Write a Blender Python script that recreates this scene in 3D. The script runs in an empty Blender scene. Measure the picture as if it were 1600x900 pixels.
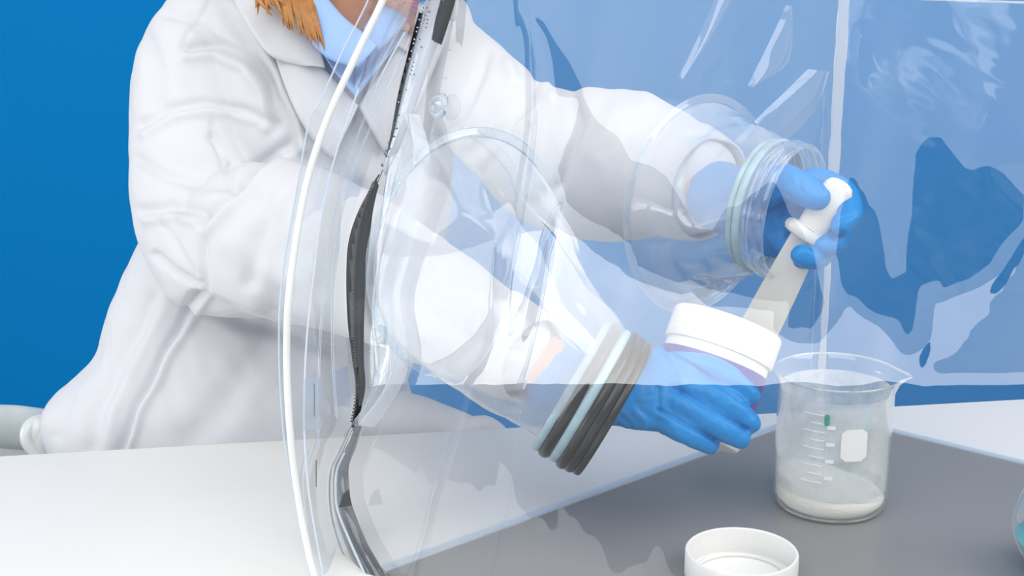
import bpy, bmesh, math, random
import numpy as np
from mathutils import Vector, Matrix
from mathutils.noise import noise as pnoise
random.seed(4)
rng = np.random.default_rng(3)
PI = math.pi
scene = bpy.context.scene
COL = scene.collection

# ------------------------------------------------------------------ camera
FPX = 2200.0
PITCH = math.radians(15.0)
CP, SP = math.cos(PITCH), math.sin(PITCH)
TZ = 0.75                      # table top height
CZ = TZ + 0.528
cd = bpy.data.cameras.new('camera'); cam = bpy.data.objects.new('camera', cd); COL.objects.link(cam)
cd.sensor_width = 36.0; cd.lens = 36.0 * FPX / 1600.0; cd.clip_start = 0.02
cam.location = (0, 0, CZ); cam.rotation_euler = (PI/2 - PITCH, 0, 0)
scene.camera = cam
# ------------------------------------------------------------------ world, lights, exposure
w = bpy.data.worlds.new('studio'); scene.world = w; w.use_nodes = True
w.node_tree.nodes['Background'].inputs[0].default_value = (0.95, 0.97, 1.0, 1)
w.node_tree.nodes['Background'].inputs[1].default_value = 0.42

def area(name, loc, target, sx, sy, radiance, col=(1, 1, 1)):
    l = bpy.data.lights.new(name, 'AREA'); l.shape = 'RECTANGLE'; l.size = sx; l.size_y = sy
    l.energy = radiance * PI * sx * sy; l.color = col
    o = bpy.data.objects.new(name, l); COL.objects.link(o); o.location = loc
    o.rotation_euler = (Vector(target) - Vector(loc)).to_track_quat('-Z', 'Y').to_euler()
    return o
PX = -2.0                      # plane of the two strip softboxes left of the set
Z0, Z1, Z2 = 0.80, 1.15, 1.45
def strip(name, z0, z1, radiance, col):
    o = area(name, (PX, 0.76, (z0+z1)/2), (0, 0.76, (z0+z1)/2), 2.6, z1-z0, radiance, col)
    return o
strip('bright_strip_light', Z0, Z1, 5.2, (1, 1, 1))
strip('dim_strip_light', Z1, Z2, 2.3, (0.92, 0.98, 1))
area('overhead_fill', (-0.6, -0.6, 3.3), (0.0, 1.3, 0.8), 3.0, 3.0, 2.9, (1, 0.99, 0.97))  # added top lamp to whiten the table
area('right_fill', (2.1, 0.2, 2.6), (0.3, 1.2, 0.9), 2.0, 2.0, 3.9, (1, 0.985, 0.97))  # added fill lamp, lifts the right side and the arms
area('backdrop_light', (0.6, 1.9, 3.6), (0.4, 3.0, 1.2), 2.2, 0.5, 3.0, (1, 1, 1))
vs = scene.view_settings
vs.view_transform = 'Standard'; vs.look = 'None'; vs.exposure = -0.08; vs.gamma = 1.0; vs.use_curve_mapping = False
scene.cycles.transparent_max_bounces = 40
scene.cycles.max_bounces = 12
scene.cycles.use_denoising = True
scene.cycles.sample_clamp_indirect = 4.0

# ------------------------------------------------------------------ helpers
def P(px, py, d):
    x = (px-800)/FPX*d; v = (py-450)/FPX
    return Vector((x, d*(CP - v*SP), CZ - d*(SP + v*CP)))
def S(px, d):                  # length of px pixels at depth d
    return px*d/FPX
def project(A):
    A = np.asarray(A); x = A[..., 0]; y = A[..., 1]; z = A[..., 2]-CZ
    dep = y*CP - z*SP; up = z*CP + y*SP
    return 800 + FPX*x/dep, 450 - FPX*up/dep, dep
def ray(px, py): return P(px, py, 1.0) - Vector((0, 0, CZ))
def on_plane(px, py, o, n):
    d = ray(px, py); c = Vector((0, 0, CZ))
    return c + d*((o-c).dot(n)/d.dot(n))
def on_z(px, py, z):
    return on_plane(px, py, Vector((0, 0, z)), Vector((0, 0, 1)))

def tag(o, label=None, cat=None, group=None, kind=None):
    if label: o['label'] = label
    if cat: o['category'] = cat
    if group: o['group'] = group
    if kind: o['kind'] = kind
    return o
def empty(name, loc, label, cat, group=None):
    o = bpy.data.objects.new(name, None); COL.objects.link(o); o.location = loc
    o.empty_display_size = 0.05
    bpy.context.view_layer.update()
    return tag(o, label, cat, group)
def link(name, me, mat, parent=None, smooth=True):
    o = bpy.data.objects.new(name, me); COL.objects.link(o)
    if mat is not None:
        for m in (mat if isinstance(mat, (list, tuple)) else [mat]): me.materials.append(m)
    if smooth: me.polygons.foreach_set('use_smooth', [True]*len(me.polygons))
    if parent is not None:
        o.parent = parent
        o.matrix_parent_inverse = Matrix.Translation(-world_loc(parent))
    return o
def world_loc(o):
    v = Vector((0, 0, 0))
    if o.type == 'EMPTY': return Vector(o.location)
    if o.parent: return world_loc(o.parent) - world_loc(o.parent)   # meshes keep world coordinates
    return v
def obj(name, bm, mat, parent=None, smooth=True, recalc=True):
    if recalc: bmesh.ops.recalc_face_normals(bm, faces=bm.faces)
    me = bpy.data.meshes.new(name); bm.to_mesh(me); bm.free()
    return link(name, me, mat, parent, smooth)
def edge_smooth(o, ang=35):
    me = o.data
    bm = bmesh.new(); bm.from_mesh(me)
    for e in bm.edges:
        e.smooth = not (len(e.link_faces) == 2 and e.calc_face_angle(0) > math.radians(ang))
    bm.to_mesh(me); bm.free()
    return o

def catmull(pts, n):
    pts = [list(p) for p in pts]; k = len(pts)
    A = np.array(pts, float); out = []
    ts = np.linspace(0, k-1, n)
    for t in ts:
        i = min(int(t), k-2); f = t-i
        p0 = A[max(i-1, 0)]; p1 = A[i]; p2 = A[i+1]; p3 = A[min(i+2, k-1)]
        out.append(0.5*((2*p1) + (-p0+p2)*f + (2*p0-5*p1+4*p2-p3)*f*f + (-p0+3*p1-3*p2+p3)*f**3))
    return np.array(out)

def tube(bm, pts, radii, seg=16, n=None, caps=True, side=None, power=2.0):
    """closed tube; radii scalars or (ra, rb) with ra along `side`"""
    R = [(r, r) if not isinstance(r, (tuple, list)) else r for r in radii]
    data = [list(p)+list(r) for p, r in zip(pts, R)]
    D = catmull(data, n) if n else np.array(data, float)
    Pn = [Vector(d[:3]) for d in D]; m = len(Pn); rings = []
    b = Vector(side) if side is not None else None
    prev = None
    for i in range(m):
        t = (Pn[min(i+1, m-1)]-Pn[max(i-1, 0)]).normalized()
        if b is not None: s = (b - t*b.dot(t)).normalized()
        else:
            if prev is None: prev = t.orthogonal().normalized()
            s = (prev - t*prev.dot(t)).normalized(); prev = s
        u = t.cross(s)
        ra, rb = max(D[i][3], 1e-5), max(D[i][4], 1e-5); ring = []
        for k in range(seg):
            a = 2*PI*k/seg; c, q = math.cos(a), math.sin(a)
            c = math.copysign(abs(c)**(2/power), c); q = math.copysign(abs(q)**(2/power), q)
            ring.append(bm.verts.new(Pn[i] + s*(ra*c) + u*(rb*q)))
        rings.append(ring)
    for i in range(m-1):
        for k in range(seg):
            bm.faces.new((rings[i][k], rings[i][(k+1) % seg], rings[i+1][(k+1) % seg], rings[i+1][k]))
    if caps:
        for ring, i, sgn in ((rings[0], 0, -1), (rings[-1], m-1, 1)):
            t = (Pn[min(i+1, m-1)]-Pn[max(i-1, 0)]).normalized()*sgn
            rr = min(D[i][3], D[i][4])
            # rounded cap
            last = ring; c0 = Pn[i]
            for f, h in ((0.8, 0.6), (0.45, 0.9)):
                new = [bm.verts.new(c0 + (v.co-c0)*f + t*(rr*h)) for v in ring]
                for k in range(seg):
                    bm.faces.new((last[k], last[(k+1) % seg], new[(k+1) % seg], new[k]))
                last = new
            c = bm.verts.new(c0 + t*rr)
            for k in range(seg): bm.faces.new((last[k], last[(k+1) % seg], c))
    return rings
def ball(bm, c, r, seg=24):
    m = Matrix.Translation(Vector(c)) @ Matrix.Diagonal((r[0], r[1], r[2], 1)) if not isinstance(r, float) else Matrix.Translation(Vector(c)) @ Matrix.Scale(r, 4)
    bmesh.ops.create_uvsphere(bm, u_segments=seg, v_segments=seg//2, radius=1, matrix=m)
def ball_rot(bm, c, r, rot, seg=24):
    m = Matrix.Translation(Vector(c)) @ rot.to_4x4() @ Matrix.Diagonal((r[0], r[1], r[2], 1))
    bmesh.ops.create_uvsphere(bm, u_segments=seg, v_segments=seg//2, radius=1, matrix=m)
def box(bm, c, s, rot=None, bev=0.0):
    m = Matrix.Translation(Vector(c))
    if rot is not None: m = m @ rot.to_4x4()
    m = m @ Matrix.Diagonal((s[0], s[1], s[2], 1))
    r = bmesh.ops.create_cube(bm, size=1, matrix=m)
    if bev > 0:
        es = list({e for v in r['verts'] for e in v.link_edges})
        bmesh.ops.bevel(bm, geom=es, offset=bev, segments=3, affect='EDGES', profile=0.6)
def lathe(bm, prof, seg=64, M=Matrix.Identity(4), closed=False):
    rings = []
    for r, z in prof:
        if r < 1e-6: rings.append([bm.verts.new(M @ Vector((0, 0, z)))])
        else: rings.append([bm.verts.new(M @ Vector((r*math.cos(2*PI*k/seg), r*math.sin(2*PI*k/seg), z))) for k in range(seg)])
    prs = list(zip(rings[:-1], rings[1:]))
    if closed: prs.append((rings[-1], rings[0]))
    for a, b in prs:
        for k in range(seg):
            k2 = (k+1) % seg
            if len(a) == 1 and len(b) == 1: continue
            if len(a) == 1: bm.faces.new((a[0], b[k2], b[k]))
            elif len(b) == 1: bm.faces.new((a[k], a[k2], b[0]))
            else: bm.faces.new((a[k], a[k2], b[k2], b[k]))
    return rings
def axis_matrix(base, axis, ref=(0, 0, 1)):
    z = Vector(axis).normalized(); x = Vector(ref); x = (x - z*x.dot(z))
    if x.length < 1e-4: x = z.orthogonal()
    x.normalize(); y = z.cross(x)
    M = Matrix((x, y, z)).transposed().to_4x4(); M.translation = Vector(base)
    return M
def remeshed(bm, voxel, smooth=4, factor=0.5):
    """union of closed shapes as one continuous mesh"""
    bmesh.ops.recalc_face_normals(bm, faces=bm.faces)
    me = bpy.data.meshes.new('tmp'); bm.to_mesh(me); bm.free()
    o = bpy.data.objects.new('tmp', me); COL.objects.link(o)
    m = o.modifiers.new('r', 'REMESH'); m.mode = 'VOXEL'; m.voxel_size = voxel
    s = o.modifiers.new('s', 'SMOOTH'); s.iterations = smooth; s.factor = factor
    bpy.context.view_layer.update()
    dg = bpy.context.evaluated_depsgraph_get()
    out = bpy.data.meshes.new_from_object(o.evaluated_get(dg))
    bpy.data.objects.remove(o)
    return out
def grid_mesh(V, keep=None):
    """V (m,n,3) array -> mesh"""
    m, n, _ = V.shape
    idx = np.arange(m*n).reshape(m, n)
    a = idx[:-1, :-1]; b = idx[1:, :-1]; c = idx[1:, 1:]; d = idx[:-1, 1:]
    F = np.stack([a, b, c, d], -1)
    F = F[keep] if keep is not None else F.reshape(-1, 4)
    used = np.unique(F); mp = -np.ones(m*n, int); mp[used] = np.arange(len(used))
    me = bpy.data.meshes.new('grid')
    me.from_pydata(V.reshape(-1, 3)[used].tolist(), [], mp[F].tolist()); me.update()
    return me
def ribbon_loft(curves, thick=0.0):
    """surface through a list of equal-length 3D curves, optionally solid"""
    A = np.array([[list(p) for p in c] for c in curves], float)
    bm = bmesh.new(); m, n, _ = A.shape
    vs_ = [[bm.verts.new(A[i, j]) for j in range(n)] for i in range(m)]
    for i in range(m-1):
        for j in range(n-1):
            bm.faces.new((vs_[i][j], vs_[i+1][j], vs_[i+1][j+1], vs_[i][j+1]))
    if thick > 0:
        bmesh.ops.recalc_face_normals(bm, faces=bm.faces)
        bmesh.ops.solidify(bm, geom=bm.faces[:], thickness=thick)
    return bm
def pxcurve(pts, n):
    """pixel/depth waypoints -> smooth 3D curve"""
    D = catmull(pts, n); return [P(*d) for d in D]
def resample(c, n):
    return catmull([list(p) for p in c], n)
def seg_dist(X, Y, poly, closed=False):
    d = np.full(X.shape, 1e9); pts = list(poly) + ([poly[0]] if closed else [])
    for (x0, y0), (x1, y1) in zip(pts[:-1], pts[1:]):
        dx, dy = x1-x0, y1-y0; L = dx*dx+dy*dy+1e-9
        t = np.clip(((X-x0)*dx+(Y-y0)*dy)/L, 0, 1)
        d = np.minimum(d, np.hypot(X-x0-t*dx, Y-y0-t*dy))
    return d
def inside(X, Y, poly):
    r = np.zeros(X.shape, bool); n = len(poly)
    for i in range(n):
        x0, y0 = poly[i]; x1, y1 = poly[(i+1) % n]
        c = ((y0 > Y) != (y1 > Y))
        with np.errstate(divide='ignore', invalid='ignore'):
            xi = (x1-x0)*(Y-y0)/((y1-y0) if y1 != y0 else 1e-9)+x0
        r ^= c & (X < xi)
    return r
def sdist(X, Y, poly):
    d = seg_dist(X, Y, poly, True); return np.where(inside(X, Y, poly), d, -d)

# smooth 2D value noise
def vnoise(X, Y, scale, seed=0):
    r = np.random.default_rng(seed); G = r.random((64, 64))*2-1
    x = X/scale+11.3; y = Y/scale+7.7; xi = np.floor(x).astype(int); yi = np.floor(y).astype(int)
    fx = x-xi; fy = y-yi; fx = fx*fx*(3-2*fx); fy = fy*fy*(3-2*fy)
    g = lambda a, b: G[a % 64, b % 64]
    return (g(xi, yi)*(1-fx)+g(xi+1, yi)*fx)*(1-fy)+(g(xi, yi+1)*(1-fx)+g(xi+1, yi+1)*fx)*fy

# ------------------------------------------------------------------ materials
def srgb(r, g, b):
    f = lambda c: (c/255/12.92) if c/255 <= 0.04045 else ((c/255+0.055)/1.055)**2.4
    return (f(r), f(g), f(b), 1)
def newmat(name):
    m = bpy.data.materials.new(name); m.use_nodes = True; nt = m.node_tree
    return m, nt, nt.nodes['Principled BSDF']
def pmat(name, col, rough=0.5, spec=0.5, metal=0.0, noise=0.0, nscale=20, bump=0.0, bscale=300, sss=0.0, sheen=0.0, coat=0.0, trans=0.0):
    m, nt, b = newmat(name)
    b.inputs['Base Color'].default_value = col; b.inputs['Roughness'].default_value = rough
    b.inputs['Specular IOR Level'].default_value = spec; b.inputs['Metallic'].default_value = metal
    b.inputs['Subsurface Weight'].default_value = sss; b.inputs['Subsurface Radius'].default_value = (0.01, 0.005, 0.003)
    b.inputs['Subsurface Scale'].default_value = 1.0
    b.inputs['Sheen Weight'].default_value = sheen; b.inputs['Coat Weight'].default_value = coat
    tc = nt.nodes.new('ShaderNodeTexCoord')
    n = nt.nodes.new('ShaderNodeTexNoise'); n.inputs['Scale'].default_value = nscale; n.inputs['Detail'].default_value = 5
    nt.links.new(tc.outputs['Object'], n.inputs['Vector'])
    mx = nt.nodes.new('ShaderNodeMix'); mx.data_type = 'RGBA'
    k = 1-noise
    mx.inputs['A'].default_value = (col[0]*k, col[1]*k, col[2]*k, 1); mx.inputs['B'].default_value = tuple(min(1, c*(1+noise)) for c in col[:3])+(1,)
    nt.links.new(n.outputs['Fac'], mx.inputs['Factor']); nt.links.new(mx.outputs['Result'], b.inputs['Base Color'])
    if bump > 0:
        n2 = nt.nodes.new('ShaderNodeTexNoise'); n2.inputs['Scale'].default_value = bscale; n2.inputs['Detail'].default_value = 3
        nt.links.new(tc.outputs['Object'], n2.inputs['Vector'])
        bp = nt.nodes.new('ShaderNodeBump'); bp.inputs['Strength'].default_value = bump; bp.inputs['Distance'].default_value = 0.001
        nt.links.new(n2.outputs['Fac'], bp.inputs['Height']); nt.links.new(bp.outputs['Normal'], b.inputs['Normal'])
    return m
def film(name, tint=(1, 1, 1), gain=1.5, rough=0.03, milk=0.03, ior=1.45, milkcol=(0.9, 0.93, 0.97), dust=0.0, dscale=30, bump=0.0, edge=0.0, dthr=(0.4, 0.7)):
    """thin clear plastic / glass sheet: transmits straight, reflects by Fresnel, a little milky"""
    m = bpy.data.materials.new(name); m.use_nodes = True; nt = m.node_tree; nt.nodes.clear(); L = nt.links
    out = nt.nodes.new('ShaderNodeOutputMaterial')
    tr = nt.nodes.new('ShaderNodeBsdfTransparent'); tr.inputs[0].default_value = tint+(1,)
    gl = nt.nodes.new('ShaderNodeBsdfGlossy'); gl.inputs['Roughness'].default_value = rough; gl.inputs['Color'].default_value = (1, 1, 1, 1)
    df = nt.nodes.new('ShaderNodeBsdfDiffuse'); df.inputs[0].default_value = milkcol+(1,)
    tl = nt.nodes.new('ShaderNodeBsdfTranslucent'); tl.inputs[0].default_value = milkcol+(1,)
    md = nt.nodes.new('ShaderNodeMixShader'); md.inputs[0].default_value = 0.45
    L.new(df.outputs[0], md.inputs[1]); L.new(tl.outputs[0], md.inputs[2])
    m1 = nt.nodes.new('ShaderNodeMixShader'); L.new(tr.outputs[0], m1.inputs[1]); L.new(md.outputs[0], m1.inputs[2])
    lw = nt.nodes.new('ShaderNodeLayerWeight'); lw.inputs[0].default_value = 0.35
    ma = nt.nodes.new('ShaderNodeMath'); ma.operation = 'MULTIPLY_ADD'; ma.inputs[1].default_value = edge; ma.inputs[2].default_value = milk
    pw = nt.nodes.new('ShaderNodeMath'); pw.operation = 'POWER'; pw.inputs[1].default_value = 2.0
    L.new(lw.outputs['Facing'], pw.inputs[0]); L.new(pw.outputs[0], ma.inputs[0])
    last = ma.outputs[0]
    tc = nt.nodes.new('ShaderNodeTexCoord')
    if dust > 0:
        n = nt.nodes.new('ShaderNodeTexNoise'); n.inputs['Scale'].default_value = dscale; n.inputs['Detail'].default_value = 8; n.inputs['Roughness'].default_value = 0.65
        L.new(tc.outputs['Object'], n.inputs['Vector'])
        mr = nt.nodes.new('ShaderNodeMapRange'); mr.inputs[1].default_value = dthr[0]; mr.inputs[2].default_value = dthr[1]; mr.inputs[3].default_value = 0; mr.inputs[4].default_value = dust
        L.new(n.outputs['Fac'], mr.inputs[0])
        ad = nt.nodes.new('ShaderNodeMath'); ad.operation = 'ADD'; ad.use_clamp = True
        L.new(last, ad.inputs[0]); L.new(mr.outputs[0], ad.inputs[1]); last = ad.outputs[0]
    L.new(last, m1.inputs[0])
    fr = nt.nodes.new('ShaderNodeFresnel'); fr.inputs[0].default_value = ior
    geo = nt.nodes.new('ShaderNodeNewGeometry')
    # same reflectance from either side of the sheet
    iorm = nt.nodes.new('ShaderNodeMix'); iorm.data_type = 'FLOAT'
    iorm.inputs['A'].default_value = ior; iorm.inputs['B'].default_value = 1/ior
    L.new(geo.outputs['Backfacing'], iorm.inputs['Factor']); L.new(iorm.outputs['Result'], fr.inputs[0])
    g = nt.nodes.new('ShaderNodeMath'); g.operation = 'MULTIPLY'; g.inputs[1].default_value = gain; g.use_clamp = True
    L.new(fr.outputs[0], g.inputs[0])
    m2 = nt.nodes.new('ShaderNodeMixShader'); L.new(g.outputs[0], m2.inputs[0]); L.new(m1.outputs[0], m2.inputs[1]); L.new(gl.outputs[0], m2.inputs[2])
    if bump > 0:
        n2 = nt.nodes.new('ShaderNodeTexNoise'); n2.inputs['Scale'].default_value = 40; n2.inputs['Detail'].default_value = 1
        L.new(tc.outputs['Object'], n2.inputs['Vector'])
        bp = nt.nodes.new('ShaderNodeBump'); bp.inputs['Strength'].default_value = bump; bp.inputs['Distance'].default_value = 0.002
        L.new(n2.outputs['Fac'], bp.inputs['Height']); L.new(bp.outputs['Normal'], gl.inputs['Normal'])
    L.new(m2.outputs[0], out.inputs[0])
    return m

M = {}
M['blue_wall'] = pmat('blue_paper', (0.0005, 0.20, 0.53, 1), 0.8, 0.1, noise=0.02, nscale=3)
M['floor'] = pmat('studio_floor', (0.32, 0.34, 0.37, 1), 0.6, 0.3, noise=0.05)
M['table'] = pmat('table_laminate', (0.82, 0.81, 0.79, 1), 0.45, 0.3, noise=0.015, nscale=8)
M['steel'] = pmat('brushed_metal', (0.225, 0.225, 0.225, 1), 0.33, 0.22, metal=0.0, noise=0.10, nscale=6, bump=0.05, bscale=60)
M['coat'] = pmat('white_cotton', (0.65, 0.66, 0.695, 1), 0.85, 0.15, noise=0.01, nscale=40, bump=0.15, bscale=900, sheen=0.1)
M['shirt'] = pmat('blue_cotton', (0.33, 0.50, 0.82, 1), 0.85, 0.15, noise=0.05, nscale=300, bump=0.2, bscale=1200)
M['trousers'] = pmat('dark_trousers', (0.03, 0.035, 0.05, 1), 0.85, 0.15, noise=0.1)
M['skin'] = pmat('skin', (0.66, 0.34, 0.22, 1), 0.5, 0.35, noise=0.06, nscale=25, bump=0.1, bscale=500, sss=0.15)
M['lips'] = pmat('lips', (0.55, 0.14, 0.12, 1), 0.4, 0.4)
M['eye'] = pmat('eye_white', (0.8, 0.8, 0.8, 1), 0.2, 0.5)
M['iris'] = pmat('iris_blue', (0.05, 0.10, 0.16, 1), 0.15, 0.6)
M['hair'] = pmat('auburn_hair', (0.40, 0.18, 0.055, 1), 0.45, 0.4, noise=0.45, nscale=90)
M['glove'] = pmat('blue_nitrile', (0.002, 0.235, 0.62, 1), 0.42, 0.35, noise=0.06, nscale=18, bump=0.25, bscale=110)
M['white_plastic'] = pmat('white_plastic', (0.84, 0.84, 0.82, 1), 0.35, 0.4, noise=0.015, bump=0.05, bscale=200)
M['spatula'] = pmat('ivory_plastic', (0.80, 0.79, 0.75, 1), 0.4, 0.4, noise=0.02, bump=0.08, bscale=150)
M['purple'] = pmat('purple_label', (0.06, 0.055, 0.36, 1), 0.4, 0.4, noise=0.05)
M['chair'] = pmat('moulded_white', (0.66, 0.70, 0.70, 1), 0.25, 0.5, noise=0.01)
M['chrome'] = pmat('chrome', (0.7, 0.7, 0.72, 1), 0.15, 0.5, metal=1.0)
M['rubber'] = pmat('grey_rubber', (0.018, 0.019, 0.022, 1), 0.3, 0.5, noise=0.3, nscale=60)
M['rubber_light'] = pmat('grey_band', (0.33, 0.47, 0.54, 1), 0.35, 0.5, noise=0.3, nscale=60)
M['zip'] = pmat('black_zipper', (0.004, 0.004, 0.006, 1), 0.4, 0.3, noise=0.2, bump=0.3, bscale=400)
M['zip_teeth'] = pmat('zipper_teeth', (0.05, 0.05, 0.055, 1), 0.22, 0.6)
M['rod'] = pmat('white_tube', (0.80, 0.82, 0.80, 1), 0.3, 0.4, noise=0.02)
M['powder'] = pmat('white_powder', (0.90, 0.88, 0.82, 1), 0.95, 0.05, noise=0.06, nscale=120, bump=0.6, bscale=350)
M['print'] = pmat('white_enamel', (0.85, 0.86, 0.86, 1), 0.5, 0.3)
M['green'] = pmat('green_print', (0.05, 0.35, 0.28, 1), 0.5, 0.3)
M['liquid'] = pmat('teal_liquid', (0.02, 0.42, 0.50, 1), 0.1, 0.5, noise=0.03)
M['film_front'] = film('clear_vinyl_front', tint=(0.985, 0.99, 1.0), gain=1.8, rough=0.012, milk=0.012, bump=0.0)
M['film_wall'] = film('clear_vinyl_wall', gain=0.8, rough=0.05, milk=0.012, bump=0.0)
M['film_roof'] = film('clear_vinyl_roof', gain=0.6, rough=0.05, milk=0.01)
M['film_sleeve'] = film('sleeve_film', gain=1.6, rough=0.08, milk=0.36, edge=0.45, bump=0.0)
M['film_edge'] = film('film_edge', tint=(0.80, 0.90, 1.0), gain=1.0, rough=0.1, milk=0.6, milkcol=(0.92, 0.96, 1.0))
M['film_weld'] = film('film_weld', tint=(0.93, 0.97, 1.0), gain=1.8, rough=0.05, milk=0.09, edge=0.3)
M['film_flap'] = film('film_flap', tint=(0.96, 0.985, 1.0), gain=1.6, rough=0.05, milk=0.04, bump=0.3, edge=0.25)
M['seam'] = film('seam_vinyl', tint=(0.95, 0.97, 1.0), gain=2.2, rough=0.08, milk=0.50, bump=0.6)
M['smoke'] = film('grey_vinyl', tint=(0.42, 0.44, 0.46), gain=2.2, rough=0.06, milk=0.12, milkcol=(0.5, 0.52, 0.55), bump=0.9)
M['glass'] = film('beaker_glass', tint=(0.97, 0.985, 0.98), gain=1.5, rough=0.02, milk=0.03, ior=1.5, edge=0.35)
M['glass_dusty'] = film('powdered_glass', tint=(0.96, 0.975, 0.97), gain=1.4, rough=0.04, milk=0.40, ior=1.5, dust=0.55, dscale=30, edge=0.45, milkcol=(0.97, 0.98, 0.97), dthr=(0.35, 0.75))
M['glass_rim'] = film('glass_rim', tint=(0.9, 0.95, 0.95), gain=3.0, rough=0.05, milk=0.28, ior=1.5, milkcol=(0.9, 0.93, 0.93))

# ------------------------------------------------------------------ setting
bm = bmesh.new(); box(bm, (0.5, 3.05, 1.6), (8.0, 0.10, 3.6)); o = obj('wall_back', bm, M['blue_wall'], smooth=False); tag(o, kind='structure')
bm = bmesh.new(); box(bm, (0.5, 0.9, -0.05), (8.0, 6.4, 0.10)); o = obj('floor', bm, M['floor'], smooth=False); tag(o, kind='structure')

# table: far edge runs slightly away to the right
ea = on_z(0, 712, TZ); eb = on_z(1600, 623, TZ)
ed = (eb-ea).normalized(); en = Vector((ed.y, -ed.x, 0))       # towards the camera
t_c = ea + ed*0.62 + en*0.50
t_ang = math.atan2(ed.y, ed.x)
rt = Matrix.Rotation(t_ang, 3, 'Z')
table = empty('table', (t_c.x, t_c.y, 0), 'long white laminate table carrying the clear glove bag', 'table')
TL, TD = 2.3, 1.0
bm = bmesh.new(); box(bm, (t_c.x, t_c.y, TZ-0.0125), (TL, TD, 0.025), rt, 0.003)
edge_smooth(obj('table_top', bm, M['table'], table))
for sx in (-1, 1):
    for sy in (-1, 1):
        c = t_c + ed*(sx*(TL/2-0.08)) + en*(sy*(TD/2-0.08))
        bm = bmesh.new(); box(bm, (c.x, c.y, (TZ-0.025)/2), (0.045, 0.045, TZ-0.025), rt, 0.004)
        edge_smooth(obj('leg', bm, M['white_plastic'], table))

# ------------------------------------------------------------------ glove bag geometry
CB = on_z(1278, 652, TZ)               # back corner
LC = on_z(602, 899, TZ)                # left corner
RC0 = on_z(1600, 731, TZ)
wd = (LC-CB).normalized(); rd = (RC0-CB).normalized()
RC = CB + rd*0.75
# grey metal sheet lying inside the bag, slightly smaller than its floor
plate_z = TZ + 0.004
bm = bmesh.new()
fl = [CB, LC, LC + rd*0.75, RC]
cen = sum(fl, Vector())/4
pl = []
ins = 0.0
for z in (TZ+0.0006, plate_z):
    pl.append([bm.verts.new(Vector((p.x, p.y, z))) for p in fl])
bm.faces.new(pl[1]); bm.faces.new(pl[0][::-1])
for i in range(4): bm.faces.new((pl[0][i], pl[0][(i+1) % 4], pl[1][(i+1) % 4], pl[1][i]))
o = obj('metal_sheet', bm, M['steel'], smooth=False)
tag(o, 'smooth grey metal sheet on the table forming the floor under the glass beaker', 'sheet')

bag = empty('glove_bag', (cen.x, cen.y, TZ), 'clear vinyl glove bag with black zipper, two sleeves and arm ports', 'glove bag')

# --- front film plane
inward = Vector((-wd.y, wd.x, 0)) if Vector((-wd.y, wd.x, 0)).dot(Vector((1, 0, 0))) > 0 else Vector((wd.y, -wd.x, 0))
FA = Vector((0.65, -0.757, 0)).normalized()
FN_h = Vector((-0.757, -0.65, 0)).normalized()       # horizontal, towards camera side
TAU = math.radians(14)
FW = (Vector((0, 0, 1))*math.cos(TAU) - FN_h*math.sin(TAU)).normalized()
FN = (FN_h*math.cos(TAU) + Vector((0, 0, 1))*math.sin(TAU)).normalized()
FO = Vector((LC.x, LC.y, TZ+0.001))

ZIP = [(612, 905), (585, 860), (545, 815), (528, 770), (525, 735), (548, 690), (570, 655), (566, 600), (556, 520), (553, 430), (565, 350), (590, 280), (618, 190), (645, 100), (675, 20), (700, -60), (715, -110)]
zy = np.array([p[1] for p in ZIP][::-1], float); zx = np.array([p[0] for p in ZIP][::-1], float)

HOLE_A = [(840, 25), (858, 60), (868, 110), (873, 146), (905, 142), (888, 98), (870, 60), (855, 35)]
HOLE_B = [(1322, 272), (1340, 274), (1356, 299), (1366, 355), (1370, 420), (1388, 440), (1405, 420), (1424, 340), (1441, 248), (1458, 222), (1474, 212), (1497, 240), (1520, 267), (1546, 257), (1570, 270), (1605, 306), (1600, 345),
          (1580, 368), (1550, 412), (1511, 437), (1472, 446), (1445, 455), (1436, 520), (1419, 540), (1390, 502), (1355, 478), (1335, 450), (1315, 460), (1290, 400), (1300, 330)]
HOLE_C = [(907, 150), (930, 185), (956, 213), (978, 249), (1040, 270), (1064, 320), (1078, 355), (1110, 375), (1130, 330), (1170, 300), (1205, 262), (1225, 330), (1250, 380), (1275, 420), (1300, 470), (1290, 495), (1270, 522), (1245, 522), (1225, 510),
          (1232, 466), (1170, 464), (1110, 464), (1098, 448), (1080, 432), (1060, 442), (1030, 432), (990, 418), (985, 376), (900, 330), (872, 322), (866, 262), (888, 212)]
BRIGHT = [(560, 400), (700, 392), (820, 352), (870, 360), (905, 372), (960, 405), (1000, 430), (1040, 440), (1075, 430), (1095, 455), (1235, 462), (1270, 500), (1300, 490), (1318, 455), (1340, 470), (1380, 498), (1410, 540), (1440, 540), (1450, 470), (1500, 450), (1560, 420), (1590, 372),
          (1625, 320), (1640, 340), (1590, 430), (1545, 495), (1500, 540), (1450, 575), (1425, 625), (560, 640)]

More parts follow.
